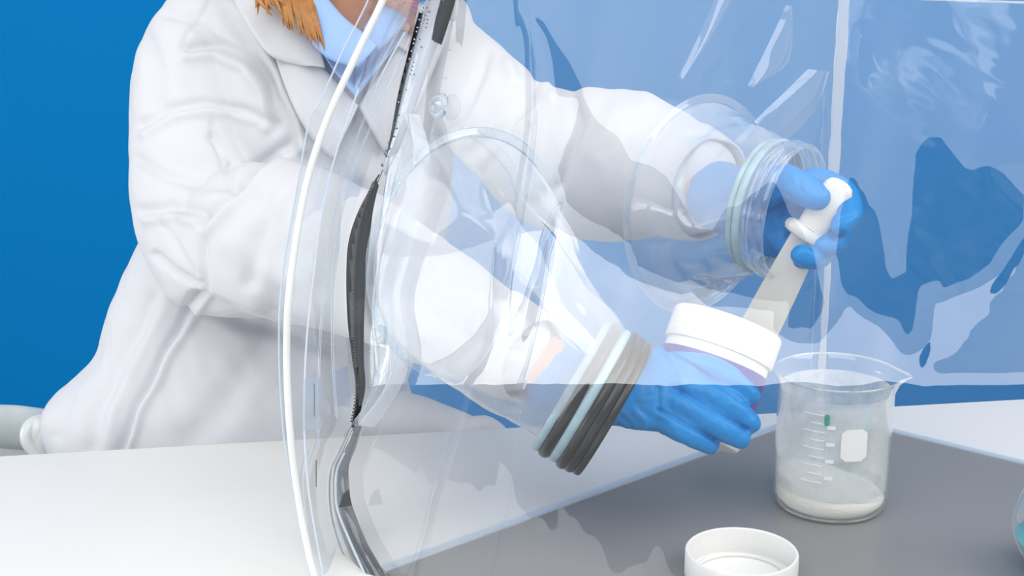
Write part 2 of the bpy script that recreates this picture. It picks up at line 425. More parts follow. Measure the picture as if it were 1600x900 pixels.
TD_, TB_, HA_, LA_, LAM_, IT_, GA_, SC_ = 1.32, 1.02, 0.14, 0.15, 0.012, 4, 0.3, 0.08
def front_film():
    nu, nv = 420, 330
    U = np.linspace(-0.10, 0.56, nu); Vv = np.linspace(0.0, 0.60, nv)
    uu, vv = np.meshgrid(U, Vv, indexing='ij')
    base = np.array(FO)[None, None] + uu[..., None]*np.array(FA) + vv[..., None]*np.array(FW)
    px, py, dep = project(base)
    # target height on the strip-light plane for the mirror image at each spot of the film
    jx = px + 9*vnoise(px, py, 22, 1) + 5*vnoise(px, py, 9, 2); jy = py + 9*vnoise(px, py, 20, 3) + 5*vnoise(px, py, 8, 4)
    sb = sdist(jx, py+2*vnoise(px, py, 30, 9), BRIGHT)
    T = TD_ + 0.03*vnoise(px, py, 130, 5)
    f = np.clip(sb/36+0.5, 0, 1); T = T*(1-f) + TB_*f
    for H in (HOLE_A, HOLE_B, HOLE_C):
        sh = sdist(px, py, H); wd_ = 24.0
        g = np.clip(sh/wd_, -1, 1)
        T = np.where(g > -1, (T*(0.5-0.5*g) + (2*Z2-T+0.0)*(0.5+0.5*g)) if H is None else np.where(g < 0, T + (Z2-T)*(1+g), Z2 + HA_*g), T)
    low = np.clip((py-600)/60, -1, 1)
    lo_side = np.clip((1440-px)/30, 0, 1)
    Tl = np.where(low < 0, T + (Z0-T)*np.clip(1+low*1.6, 0, 1)**2, Z0 - LA_*np.clip(low*4, 0, 1))
    Tr = np.where(low < 0, T, T + (Z2+0.15-T)*np.clip(low*2.2, 0, 1))
    T = Tl
    T = np.clip(T, Z0-LA_, 1.95)
    # solve tilt
    N0 = np.array(FN); W0 = np.array(FW); C = np.array([0, 0, CZ])
    d = base - C; d /= np.linalg.norm(d, axis=-1, keepdims=True)
    al = np.radians(np.linspace(-24, 24, 49)); best = np.zeros(uu.shape); err = np.full(uu.shape, 1e9); prev = None
    for k, a in enumerate(al):
        n = math.cos(a)*N0 + math.sin(a)*W0
        r = d - 2*(d@n)[..., None]*n
        t = (PX - base[..., 0])/np.minimum(r[..., 0], -1e-3)
        z = base[..., 2] + t*r[..., 2]
        e = z - T
        if prev is not None:
            cross = (prev*e) <= 0
            fr = prev/(prev-e+1e-12)
            best = np.where(cross & (err > 1e8), al[k-1] + fr*(a-al[k-1]), best); err = np.where(cross, 0, err)
        prev = e
    print('film solved', float((err == 0).mean()), 'tilt deg', math.degrees(best.min()), math.degrees(best.max()))
    s = -np.tan(best)
    dv = Vv[1]-Vv[0]
    # least squares height field: exact-ish slope along v, smooth across u
    def diff(n, st):
        D = np.zeros((n-1, n)); i = np.arange(n-1); D[i, i] = -1/st; D[i, i+1] = 1/st; return D
    Du = diff(nu, U[1]-U[0]); Dv = diff(nv, dv)
    lam = 0.02
    eu, Qu = np.linalg.eigh(Du.T@Du); ev, Qv = np.linalg.eigh(Dv.T@Dv)
    lam = LAM_; den = lam*eu[:, None] + ev[None, :] + 1.0
    N0 = np.array(FN); W0 = np.array(FW); A0 = np.array(FA)
    s0 = s.copy()
    for it in range(IT_):
        rhs = 0.5*(s[:, 1:]+s[:, :-1]) @ Dv
        h = Qu @ ((Qu.T @ rhs @ Qv)/den) @ Qv.T
        hu, hv = np.gradient(h, U[1]-U[0], dv)
        n = N0 - hu[..., None]*A0 - hv[..., None]*W0; n /= np.linalg.norm(n, axis=-1, keepdims=True)
        r = d - 2*(d*n).sum(-1, keepdims=True)*n
        t = (PX - base[..., 0])/np.minimum(r[..., 0], -0.2)
        e = np.clip(base[..., 2] + t*r[..., 2] - T, -0.5, 0.5)
        # raising the slope lowers the mirrored ray
        s = np.clip(s + GA_*e/np.maximum(t, 0.5)*0.9, s0-SC_, s0+SC_)
    print('residual', float(np.abs(e).mean()))
    # fine wrinkles
    rim = vnoise(uu, vv, 0.03, 21)*0.00010 + vnoise(uu+0.3*vv, vv*0.3, 0.012, 22)*0.000025
    h = h + rim
    gu = np.gradient(h, U, axis=0); print('lateral slope deg rms', math.degrees(math.sqrt((gu**2).mean())), 'h', h.min(), h.max())
    V = base + h[..., None]*N0
    px2, py2, _ = project(V)
    zl = np.interp(py2, zy, zx)
    keep = (px2[:-1, :-1] > zl[:-1, :-1]-2) & (V[:-1, :-1, 2] > TZ+0.002)
    me = grid_mesh(V, keep)
    return link('front_wall', me, M['film_front'], bag)
front_film()

# --- back walls
WN = Vector((wd.y, -wd.x, 0));  WN = WN if WN.y < 0 else -WN       # faces camera
def wall_film(name, o, dirv, nrm, length, top_fn, ports=(), seed=1, amp=0.004, left_clip=False, mat='film_wall'):
    nu, nv = 240, 140
    U = np.linspace(0, length, nu); tt = np.linspace(0, 1, nv)
    uu, t2 = np.meshgrid(U, tt, indexing='ij')
    vv = t2*top_fn(uu)
    fade = np.clip(t2*8, 0, 1)*np.clip(uu/0.03, 0, 1)
    h = (vnoise(uu, vv, 0.09, seed)*amp*1.6 + vnoise(uu+vv*0.5, vv*0.6, 0.035, seed+1)*amp*0.45 + vnoise(uu*0.8+vv, vv, 0.014, seed+2)*amp*0.10)*fade
    V = np.array([o.x, o.y, TZ+0.001])[None, None] + uu[..., None]*np.array(dirv) + vv[..., None]*np.array([0, 0, 1]) + h[..., None]*np.array(nrm)
    keep = np.ones((nu-1, nv-1), bool)
    for (c, r) in ports:
        dd = np.linalg.norm(V - np.array(c), axis=-1)
        keep &= dd[:-1, :-1] > r*0.97
    if left_clip:
        px2, py2, _ = project(V); keep &= px2[:-1, :-1] > np.interp(py2, zy, zx)[:-1, :-1]-4
    return link(name, grid_mesh(V, keep), M[mat], bag)
p1 = on_plane(735, 398, CB, WN); p2 = on_plane(1096, 320, CB, WN); PR = 0.098
M['film_ports'] = film('clear_vinyl_ports', gain=0.9, rough=0.06, milk=0.065, milkcol=(0.86, 0.97, 1.0))
wall_film('back_wall', CB, wd, WN, 0.72, lambda u: 0.447+0.20*u, ((p1, PR), (p2, PR)), 5, left_clip=True, mat='film_ports')
RN = Vector((rd.y, -rd.x, 0)); RN = RN if RN.y < 0 else -RN
wall_film('side_wall', CB, rd, RN, 0.70, lambda u: 0.447+0.0*u, (), 15, amp=0.003)
# roof film of the bag
A = []
for i in range(40):
    row = []
    for j in range(40):
        a, b = i/39, j/39
        p = CB + wd*(0.55*a) + rd*(0.55*b); z = TZ + 0.447 + 0.11*a*1.0 + 0.07*math.sin(PI*b)*math.sin(PI*(a*0.8+0.1)) + 0.008*pnoise(Vector((a*9, b*9, 3)))
        row.append((p.x, p.y, z))
    A.append(row)
link('bag_roof', grid_mesh(np.array(A)), M['film_roof'], bag)
# floor film lies over the metal sheet, with its welded hem outside
bm = bmesh.new()
for (a, b, nn) in ((CB, LC, -WN), (CB, RC, -RN)):
    for k, (w0, w1, mt) in enumerate(((-0.002, 0.0045, 0), (0.0065, 0.012, 1))):
        q = [a + nn*w0, b + nn*w0, b + nn*w1, a + nn*w1]
        lo = [bm.verts.new((p.x, p.y, TZ+0.0008)) for p in q]; hi = [bm.verts.new((p.x, p.y, plate_z+0.0012-0.002*k)) for p in q]
        bm.faces.new(hi)
        for i in range(4): bm.faces.new((lo[i], lo[(i+1) % 4], hi[(i+1) % 4], hi[i]))
obj('floor_weld', bm, M['film_edge'], bag, smooth=False)
# --- back corner seam and top seam
def strip_px(name, left, right, mat, thick=0.0015, n=60, mid=0.0):
    L_ = resample([P(*p) if not isinstance(p, Vector) else p for p in left], n); R_ = resample([P(*p) if not isinstance(p, Vector) else p for p in right], n)
    Cc = (L_+R_)/2; Cc[:, 1] -= mid
    bm = ribbon_loft([L_, Cc, R_], thick)
    return obj(name, bm, mat, bag)
top = CB + Vector((0, 0, 0.447))
bm = bmesh.new()
pts = []; rad = []
for i in range(46):
    t = i/45; z = TZ+0.004+0.443*t
    pts.append(Vector((CB.x+0.0012*pnoise(Vector((0, 0, t*14))), CB.y-0.004, z)))
    rad.append((0.0062+0.0016*pnoise(Vector((5, 0, t*18)))-(0.0025 if t < 0.5 else 0), 0.0012))
tube(bm, pts, rad, 12, caps=True, side=(1, 0, 0)); obj('corner_seam', bm, M['seam'], bag)
bm = bmesh.new()
tube(bm, [p+Vector((-0.011-0.004*i/45, 0.001, 0)) for i, p in enumerate(pts[4:36])], [0.0008]*32, 6); obj('corner_weld', bm, M['film_weld'], bag)
bm = bmesh.new()
tube(bm, [top + wd*0.10 + Vector((0, 0, 0.012)), top, top+rd*0.10+Vector((0, 0, -0.001)), top + rd*0.26, top + rd*0.6], [0.0012]*5, 8, n=40)
obj('top_seam', bm, M['seam'], bag)

# --- port rings
def ring_pts(c, r, n, k=64, e1=wd):
    e1 = Vector(e1).normalized(); e2 = n.cross(e1).normalized()
    return [Vector(c) + e1*(r*math.cos(2*PI*i/k)) + e2*(r*math.sin(2*PI*i/k)) for i in range(k+1)]
for c in (p1, p2):
    bm = bmesh.new()
    MM = axis_matrix(c, WN)
    lathe(bm, [(PR-0.002, -0.001), (PR-0.001, 0.0022), (PR+0.001, 0.0022), (PR+0.0030, 0.0006), (PR+0.0055, 0.0006), (PR+0.0062, 0.0), (PR+0.0055, -0.001)], 96, MM, closed=True)
    obj('port_ring', bm, M['film_weld'], bag)

# milky raised ribbons on the wall film, shaped to imitate its white glints
for A_px, B_px in (([(1262, 108), (1230, 140), (1190, 178), (1146, 222)], [(1296, 112), (1280, 160), (1250, 200), (1206, 236)]),
                   ([(1228, 8), (1214, 40), (1190, 90), (1168, 134)], [(1234, 10), (1240, 60), (1226, 105), (1172, 138)]),
                   ([(1120, -10), (1090, 60), (1060, 120)], [(1150, -10), (1110, 60), (1062, 124)])):
    a_ = [on_plane(p[0], p[1], CB+WN*0.003, WN) for p in catmull(A_px, 30)]; b_ = [on_plane(p[0], p[1], CB+WN*0.003, WN) for p in catmull(B_px, 30)]
    rows = [[p.lerp(q, f) + WN*(0.005*math.sin(PI*f)) for p, q in zip(a_, b_)] for f in np.linspace(0, 1, 9)]
    obj('glint_pleat', ribbon_loft(rows, 0), M['film_weld'], bag)

# --- sleeves of film and cuffs
C1 = P(928, 622, 1.17); A1 = (P(1010, 645, 1.185) - P(850, 585, 1.15)).normalized()
# cuff plane seen almost edge-on
C1a = (P(985, 526, 1.19) - P(874, 722, 1.13)).normalized()
A1 = Vector((0.92, -0.10, -0.38)); A1 = (A1 - C1a*A1.dot(C1a)).normalized()
C2 = P(1212, 325, 1.215); A2 = Vector((0.78, -0.60, -0.10)).normalized()
def sleeve_film(c0, n0, r0, c1, n1, r1, seed, mids):
    rows = []; m = 46; k = 96
    e1 = Vector((0, 0, 1)); 
    for i in range(m):
        t = i/(m-1)
        c = c0.lerp(c1, t); n = n0.lerp(n1, min(1, t*1.2)).normalized()
        x = (e1 - n*e1.dot(n)).normalized(); y = n.cross(x)
        rr = np.interp(t, [0, 0.3, 0.65, 1], [r0, mids[0], mids[1], r1])
        row = []
        for j in range(k+1):
            a = 2*PI*j/k
            w_ = 1 + (0.10*pnoise(Vector((math.cos(a)*1.6, math.sin(a)*1.6, t*3+seed))) + 0.05*pnoise(Vector((math.cos(a)*4, math.sin(a)*4, t*5+seed))))*math.sin(PI*t)
            p = c + (x*math.cos(a) + y*math.sin(a))*(rr*w_) + n*(0.006*pnoise(Vector((a, t*8, seed)))*math.sin(PI*t))
            row.append(tuple(p))
        rows.append(row)
    return link('sleeve', grid_mesh(np.array(rows)), M['film_sleeve'], bag)
R1 = 0.0595; R2 = 0.0555
s1 = sleeve_film(p1, -WN*-1, PR-0.002, C1, A1, R1, 1.0, (0.088, 0.066))
s2 = sleeve_film(p2, WN, PR-0.002, C2, A2, R2, 7.0, (0.082, 0.068))
def cuff(parent, c, ax, r, rings):
    for (off, rr, th, mt) in rings:
        bm = bmesh.new(); MM = axis_matrix(c + ax*off, ax)
        lathe(bm, [(r+rr+th*math.cos(a)*0.55, th*math.sin(a)) for a in [2*PI*q/12 for q in range(12)]], 80, MM, closed=True)
        obj('cuff_ring', bm, M[mt], parent)
cuff(s1, C1, A1, R1, [(-0.021, 0.001, 0.0035, 'rubber_light'), (-0.013, 0.002, 0.0045, 'rubber'), (-0.004, 0.001, 0.0045, 'rubber_light'), (0.004, 0.003, 0.004, 'rubber'), (0.011, 0.002, 0.0042, 'rubber'), (0.018, 0.001, 0.0035, 'rubber')])
cuff(s2, C2, A2, R2, [(-0.014, 0.001, 0.003, 'rubber_light'), (-0.007, 0.002, 0.0038, 'rubber_light'), (0.000, 0.001, 0.004, 'film_weld'), (0.007, 0.0035, 0.0038, 'film_weld'), (0.015, 0.002, 0.0045, 'film_weld')])

# --- zipper strip (follows the left corner of the bag)
def on_front(px, py, off=0.0):
    return on_plane(px, py, FO + FN*off, FN)
def zcurve(pts, off=0.0, n=90):
    return [on_front(p[0], p[1], off) for p in catmull(pts, n)]
# black tape, visible from the pull at (590,285) down to (560,660)
bl = zcurve([(592, 272), (562, 325), (545, 375), (541, 430), (543, 500), (550, 560), (556, 610), (553, 668)], 0.004)
br = zcurve([(592, 290), (582, 330), (576, 380), (571, 430), (568, 500), (568, 560), (570, 610), (557, 668)], 0.002)
bmid = [(a+b)/2 + FN*0.004 for a, b in zip(bl, br)]
zp = obj('zipper', ribbon_loft([bl, bmid, br], 0.0012), M['zip'], bag); tag(zp, 'black zipper strip')
bm = bmesh.new()
for i in range(2, 88):
    a, b = bl[i], br[i]; wdt = (b-a).length
    if wdt < 0.003: continue
    c = a.lerp(b, 0.62) + FN*0.0045
    box(bm, c, (0.0030, 0.0016, 0.0012), (b-a).to_track_quat('X', 'Z').to_matrix())
obj('zipper_teeth', bm, M['zip_teeth'], zp, smooth=False)
# upper zipper under silvery vinyl
ul = zcurve([(598, 262), (612, 210), (622, 150), (634, 90), (650, 30), (662, -30), (672, -90)], 0.006, 60)
um = zcurve([(600, 268), (620, 215), (640, 150), (658, 90), (672, 30), (688, -30), (698, -90)], 0.008, 60)
ur = zcurve([(601, 275), (628, 220), (655, 150), (676, 90), (700, 30), (718, -30), (728, -90)], 0.003, 60)
uz = obj('zipper_cover', ribbon_loft([ul, um, ur], 0.0008), M['seam'], bag)
u1 = zcurve([(676, 62), (682, 30), (692, -10), (705, -90)], 0.010, 30); u2 = zcurve([(690, 70), (703, 30), (714, -10), (727, -90)], 0.008, 30)
obj('zipper', ribbon_loft([u1, [(a+b)/2+FN*0.002 for a, b in zip(u1, u2)], u2], 0.001), M['zip'], bag)
bm = bmesh.new()
for i in range(0, 60):
    for q in (0.55, 0.8, 1.05):
        if random.random() < (0.35 if i > 30 else 0.8): continue
        c = Vector(ul[i]).lerp(Vector(um[i]), q) + FN*0.0035
        box(bm, c, (0.0016, 0.0018, 0.0012), (Vector(um[i])-Vector(ul[i])).to_track_quat('X', 'Z').to_matrix())
obj('zipper_teeth', bm, M['smoke'], uz, smooth=False)
# left dark line of the cover
bm = bmesh.new(); tube(bm, zcurve([(655, 20), (640, 75), (622, 150), (610, 215), (598, 265), (575, 320)], 0.007, 50), [0.00035]*50, 6); obj('zipper_welt', bm, M['zip'], bag)
# twisted lower grey strip
gl = zcurve([(553, 655), (530, 705), (516, 735), (514, 780), (520, 820), (535, 865), (556, 905), (580, 960)], 0.004)
gm = zcurve([(560, 665), (541, 705), (528, 735), (526, 770), (530, 800), (548, 845), (566, 885), (600, 960)], 0.010)
gr = zcurve([(572, 655), (556, 700), (545, 730), (546, 765), (550, 790), (572, 845), (598, 892), (630, 960)], 0.003)
gz = obj('lower_strip', ribbon_loft([gl, gm, gr], 0.001), M['smoke'], bag); tag(gz, 'smoky grey vinyl end of the zipper strip')
bm = bmesh.new()
tube(bm, [p+FN*0.001 for p in gm[14:]], [0.0011]*len(gm[14:]), 8); obj('strip_weld', bm, M['film_edge'], gz)
bm = bmesh.new()
q = [on_front(*p, 0.011) for p in ((530, 793), (536, 772), (545, 765), (548, 780), (550, 790))]
vsl = [bm.verts.new(p) for p in q]; bm.faces.new(vsl); bmesh.ops.solidify(bm, geom=bm.faces[:], thickness=0.001); obj('zipper_stop', bm, M['zip'], gz, smooth=False)
# wide clear welt between zipper and wall: folded film with highlights
for k, (lf, rt_, mt) in enumerate((
    ([(610, 262), (600, 330), (590, 420), (588, 520), (590, 570), (585, 610), (560, 660)], [(668, 205), (655, 270), (636, 360), (618, 440), (628, 540), (622, 590), (572, 668)], 'film_flap'),
    ([(640, 180), (652, 250), (640, 330), (618, 420), (610, 470), (620, 540), (612, 600), (575, 660)], [(655, 180), (668, 250), (650, 330), (628, 420), (616, 470), (632, 540), (625, 600), (580, 668)], 'seam'),
)):
    L_ = zcurve(lf, 0.003, 70); R_ = zcurve(rt_, 0.002, 70)
    rows = []
    for j in range(13):
        f = j/12
        rows.append([a.lerp(b, f) + FN*(0.010*math.sin(PI*f) + 0.003*math.sin(3*PI*f+i*0.12)) for i, (a, b) in enumerate(zip(L_, R_))])
    obj('folded_welt', ribbon_loft(rows, 0), M[mt], bag)

# --- outer flap and white stiffening tube left of the zipper
rodp = [(612, -60, 1.10), (600, -5, 1.10), (562, 75, 1.10), (520, 165, 1.10), (492, 240, 1.10), (474, 310, 1.10), (459, 400, 1.10), (450, 480, 1.10), (448, 560, 1.11), (451, 640, 1.115), (458, 720, 1.125), (470, 800, 1.135), (484, 870, 1.14), (494, 905, 1.142)]
bm = bmesh.new(); rc = pxcurve(rodp, 90); tube(bm, rc, [0.0029]*90, 14)
rod = obj('stiffening_tube', bm, M['rod'], bag); tag(rod, 'white flexible tube along the outer edge')
outl = pxcurve([(590, -60, 1.105), (575, 0, 1.105), (535, 80, 1.105), (500, 160, 1.105), (483, 190, 1.105), (465, 290, 1.105), (446, 400, 1.105), (437, 480, 1.105), (436, 560, 1.112), (440, 640, 1.12), (446, 700, 1.128), (462, 790, 1.14), (478, 860, 1.145), (492, 905, 1.15)], 90)
zl_ = [on_front(p[0]-4, p[1], -0.002) for p in catmull([(690, -60), (660, 0), (632, 80), (610, 160), (590, 230), (570, 290), (552, 350), (543, 430), (543, 500), (548, 570), (552, 650), (530, 700), (516, 740), (516, 790), (530, 850), (560, 905)], 90)]
rows = []
m = 16
for j in range(m+1):
    f = j/m
    rows.append([Vector(outl[i]).lerp(Vector(zl_[i]), f) + Vector((0, -1, 0.0))*(0.010*math.sin(PI*f) + 0.0016*pnoise(Vector((f*5, i*0.10, 3)))) for i in range(90)])
obj('outer_flap', ribbon_loft(rows, 0), M['film_flap'], bag)
bm = bmesh.new(); tube(bm, outl, [0.0008]*90, 6); obj('flap_edge', bm, M['film_edge'], bag)
# weld lines and the locking tab on the flap
for pts_, mt, r_ in (([(560, 140), (528, 230), (505, 320), (490, 430), (480, 520), (476, 600), (476, 690), (484, 780), (505, 900)], 'film_edge', 0.0008),
                 ([(600, 110), (560, 210), (530, 300), (512, 400), (502, 500), (498, 600), (498, 700)], 'film_weld', 0.0010),
                 ([(640, 60), (600, 150), (566, 230), (545, 290), (527, 370), (520, 460), (520, 560), (526, 650)], 'film_weld', 0.0012),
                 ([(632, 30), (590, 110), (570, 160)], 'film_weld', 0.0013), ([(632, 52), (608, 95), (588, 135)], 'film_edge', 0.0008),
                 ([(491, 600), (491, 650)], 'smoke', 0.0006), ([(494, 720), (494, 760)], 'smoke', 0.0005)):
    bm = bmesh.new(); cc = [P(p[0], p[1], 1.088) for p in catmull(pts_, 50)]; tube(bm, cc, [r_]*50, 6); obj('weld_line', bm, M[mt], bag)
tabL = [P(473, 592, 1.084), P(472, 640, 1.086), P(472, 672, 1.087)]; tabR = [P(498, 590, 1.084), P(499, 640, 1.086), P(498, 672, 1.087)]
obj('flap_tab', ribbon_loft([tabL, tabR], 0.001), M['film_weld'], bag, smooth=False)

# small fittings on the bag
def port(px, py, r, mat, axis=FN, off=0.001):
    c = on_front(px, py, off); bm = bmesh.new()
    lathe(bm, [(0, 0.0015), (r*0.55, 0.0015), (r*0.62, 0.003), (r*0.85, 0.003), (r, 0.0008), (r, -0.001), (0, -0.001)], 48, axis_matrix(c, axis))
    return obj('valve_disc', bm, mat, bag)
port(686, 165, 0.0105, M['film_weld'])
port(594, 523, 0.008, M['seam'])
bm = bmesh.new(); c = on_front(706, 8, 0.004); ball(bm, c, (0.006, 0.004, 0.013)); tube(bm, [c+Vector((-0.012, 0, 0.02)), c+Vector((-0.003, 0, 0.006))], [0.007, 0.005], 16); obj('inlet_valve', bm, M['rod'], bag)
cl = top + rd*0.205
bm = bmesh.new()
tube(bm, [cl+Vector((-0.02, -0.012, 0.022)), cl+Vector((-0.008, -0.012, 0.004)), cl+Vector((-0.001, -0.012, -0.008))], [(0.0085, 0.004), (0.007, 0.004), (0.004, 0.003)], 16, n=12, side=(1, 0, 0))
tube(bm, [cl+Vector((0.004, -0.012, -0.004)), cl+Vector((0.020, -0.012, 0.006)), cl+Vector((0.030, -0.012, 0.024))], [(0.006, 0.004), (0.008, 0.004), (0.009, 0.004)], 16, n=12, side=(1, 0, 0))
obj('corner_clip', bm, M['rod'], bag)

# ------------------------------------------------------------------ person
person = empty('person', (-0.17, 1.62, 0), 'seated person in a white lab coat and blue gloves behind the table', 'person')
# hand skeletons: list of chains [(px,py,depth,radius_m)]
HAND1 = dict(
    palm=[(930, 618, 1.185, 0.024, 0.019), (965, 612, 1.185, 0.031, 0.019), (1005, 611, 1.188, 0.034, 0.018), (1045, 614, 1.190, 0.034, 0.0165), (1070, 617, 1.192, 0.030, 0.013)],
    fingers=[
        [(1050, 572, 1.196, .0125), (1098, 573, 1.188, .0115), (1140, 592, 1.180, .0105), (1172, 618, 1.182, .0088)],
        [(1045, 600, 1.190, .0135), (1090, 608, 1.180, .0128), (1138, 632, 1.172, .0118), (1172, 661, 1.174, .0096)],
        [(1035, 622, 1.186, .0135), (1075, 637, 1.176, .0128), (1118, 661, 1.168, .0118), (1156, 684, 1.172, .0098)],
        [(1015, 640, 1.186, .0130), (1045, 660, 1.176, .0115), (1078, 678, 1.170, .0105), (1108, 694, 1.174, .0088)],
        [(985, 585, 1.20, .0140), (1025, 566, 1.225, .0130), (1062, 562, 1.255, .0115), (1090, 572, 1.275, .0095)],
    ])
HAND2 = dict(
    palm=[(1150, 318, 1.25, 0.024, 0.022), (1185, 325, 1.238, 0.034, 0.020), (1215, 335, 1.228, 0.038, 0.019), (1243, 342, 1.218, 0.036, 0.016)],
    fingers=[
        [(1235, 296, 1.208, .0125), (1276, 284, 1.205, .0120), (1318, 302, 1.192, .0118), (1328, 334, 1.168, .0108), (1314, 352, 1.158, .0092)],
        [(1238, 322, 1.212, .0125), (1278, 322, 1.216, .0120), (1312, 345, 1.200, .0115), (1306, 376, 1.176, .0105), (1290, 384, 1.168, .009)],
        [(1232, 348, 1.212, .0120), (1262, 366, 1.210, .0115), (1288, 388, 1.192, .0110), (1272, 404, 1.174, .0100), (1252, 398, 1.168, .009)],
        [(1215, 366, 1.216, .0110), (1234, 388, 1.208, .0105), (1252, 402, 1.196, .0098), (1262, 404, 1.186, .0088)],
        [(1192, 300, 1.205, .0170), (1222, 284, 1.182, .0150), (1238, 286, 1.173, .0135), (1252, 294, 1.166, .0142), (1276, 308, 1.158, .0118)],
    ])
def hand(bm, H, k=1.0, side=(0, 0, 1), tipscale=1.0):
    pm = H['palm']
    tube(bm, [P(*p[:3]) for p in pm], [(p[3]*k, p[4]*k) for p in pm], 24, n=18, side=side)
    for f in H['fingers']:
        tube(bm, [P(*p[:3]) for p in f], [p[3]*k for p in f], 16, n=22)
side1 = (P(985, 560, 1.19) - P(960, 660, 1.17)); side2 = (P(1235, 290, 1.2)-P(1215, 375, 1.21))

# arms (centre lines)
ARM1 = [(318, 110, 1.53), (305, 240, 1.50), (400, 390, 1.42), (560, 430, 1.35), (720, 500, 1.215), (850, 570, 1.165), (945, 612, 1.18)]
ARM2 = [(715, 140, 1.54), (805, 210, 1.485), (900, 240, 1.42), (1000, 265, 1.36), (1080, 290, 1.30), (1160, 318, 1.24)]
bm = bmesh.new()
tube(bm, [P(305, 90, 1.545), P(420, 70, 1.56), P(560, 80, 1.56), P(705, 130, 1.56)], [.030, .040, .040, .024], 20, n=20)
tube(bm, [P(*p) for p in ARM1], [.036, .036, .036, .036, .030, .025, .024], 20, n=40)
tube(bm, [P(*p) for p in ARM2], [.030, .032, .036, .036, .029, .023], 20, n=36)
hand(bm, HAND1, 0.6, side1); hand(bm, HAND2, 0.66, side2)
# torso, pelvis, legs
tube(bm, [P(575, -20, 1.53), P(545, 120, 1.56), P(500, 300, 1.60), P(430, 450, 1.63), Vector((-0.31, 1.66, 0.60)), Vector((-0.31, 1.66, 0.46))],
     [(.07, .045), (.115, .055), (.12, .06), (.12, .07), (.14, .09), (.12, .08)], 28, n=40, side=(1, 0, 0))
for sx in (-1, 1):
    hx = -0.31 + sx*0.09
    tube(bm, [Vector((hx, 1.66, 0.50)), Vector((hx+sx*0.02, 1.42, 0.50)), Vector((hx+sx*0.03, 1.24, 0.49)), Vector((hx+sx*0.03, 1.20, 0.40)), Vector((hx+sx*0.03, 1.24, 0.22)), Vector((hx+sx*0.03, 1.26, 0.08))],
         [.075, .068, .054, .050, .045, .034], 20, n=36)
    tube(bm, [Vector((hx+sx*0.03, 1.28, 0.045)), Vector((hx+sx*0.035, 1.20, 0.035)), Vector((hx+sx*0.04, 1.08, 0.025))], [(.032, .035), (.038, .030), (.030, .018)], 16, n=10, side=(1, 0, 0))
# neck + head, leaning to the hands
HC = P(640, -135, 1.43)
neck0 = P(545, 75, 1.515); neck1 = P(603, -60, 1.465)
tube(bm, [neck0, neck1, HC], [.056, .052, .05], 24, n=14)
hrot = Matrix.Rotation(math.radians(-20), 3, 'Z') @ Matrix.Rotation(math.radians(22), 3, 'X')   # face looks towards -y, turned to +x
hrot = Matrix.Rotation(math.radians(18), 3, 'Z') @ Matrix.Rotation(math.radians(20), 3, 'X')
def hp(x, y, z): return HC + hrot @ Vector((x, y, z))
ball_rot(bm, hp(0, .012, .025), (.075, .093, .090), hrot, 32)           # cranium
ball_rot(bm, hp(0, -.020, -.030), (.060, .068, .078), hrot, 32)         # face
ball_rot(bm, hp(0, -.048, -.086), (.030, .026, .020), hrot)             # chin
tube(bm, [hp(-.052, .01, -.045), hp(-.036, -.030, -.083), hp(0, -.050, -.088), hp(.036, -.030, -.083), hp(.052, .01, -.045)], [.014, .015, .016, .015, .014], 12, n=20)
tube(bm, [hp(0, -.088, .012), hp(0, -.100, -.012), hp(0, -.106, -.026)], [(.006, .006), (.008, .008), (.010, .009)], 12, n=8, side=hrot @ Vector((1, 0, 0)))
for sx in (-1, 1):
    ball_rot(bm, hp(sx*.010, -.091, -.029), (.0065, .007, .005), hrot, 12)
    ball_rot(bm, hp(sx*.036, -.060, -.024), (.020, .018, .022), hrot, 16)     # cheeks
    ball_rot(bm, hp(sx*.074, .010, -.010), (.008, .018, .030), hrot, 16)      # ears
    tube(bm, [hp(sx*.014, -.083, .028), hp(sx*.032, -.084, .034), hp(sx*.052, -.068, .028)], [.0035, .0045, .0035], 10, n=8)  # brow
tube(bm, [hp(-.024, -.076, -.053), hp(0, -.089, -.050), hp(.024, -.076, -.053)], [.004, .0065, .004], 10, n=12)
tube(bm, [hp(-.020, -.076, -.062), hp(0, -.087, -.063), hp(.020, -.076, -.062)], [.004, .007, .004], 10, n=12)
me = remeshed(bm, 0.0032, 5)
body = link('body', me, M['skin'], person)
for sx in (-1, 1):
    bm = bmesh.new(); ball_rot(bm, hp(sx*.031, -.0725, .010), (.0120, .0080, .0052), hrot, 20); ey = obj('eye', bm, M['eye'], body)
    bm = bmesh.new(); ball_rot(bm, hp(sx*.031, -.0785, .0095), (.0050, .0026, .0046), hrot, 16); obj('iris', bm, M['iris'], ey)
    bm = bmesh.new(); tube(bm, [hp(sx*.018, -.0745, .012), hp(sx*.031, -.0795, .0165), hp(sx*.044, -.0715, .012)], [.0018, .0026, .0018], 10, n=12); obj('eyelid', bm, M['skin'], body)
    bm = bmesh.new(); tube(bm, [hp(sx*.016, -.0885, .031), hp(sx*.032, -.0905, .037), hp(sx*.050, -.0745, .031)], [(.003, .0014), (.003, .0014), (.001, .001)], 8, n=10, side=hrot @ Vector((0, 0, 1))); obj('eyebrow', bm, M['hair'], body)
bm = bmesh.new()
tube(bm, [hp(-.023, -.0795, -.0545), hp(0, -.0945, -.0520), hp(.023, -.0795, -.0545)], [.002, .0040, .002], 10, n=14)
tube(bm, [hp(-.020, -.0790, -.0610), hp(0, -.0925, -.0620), hp(.020, -.0790, -.0610)], [.002, .0042, .002], 10, n=14)
obj('lips', bm, M['lips'], body)

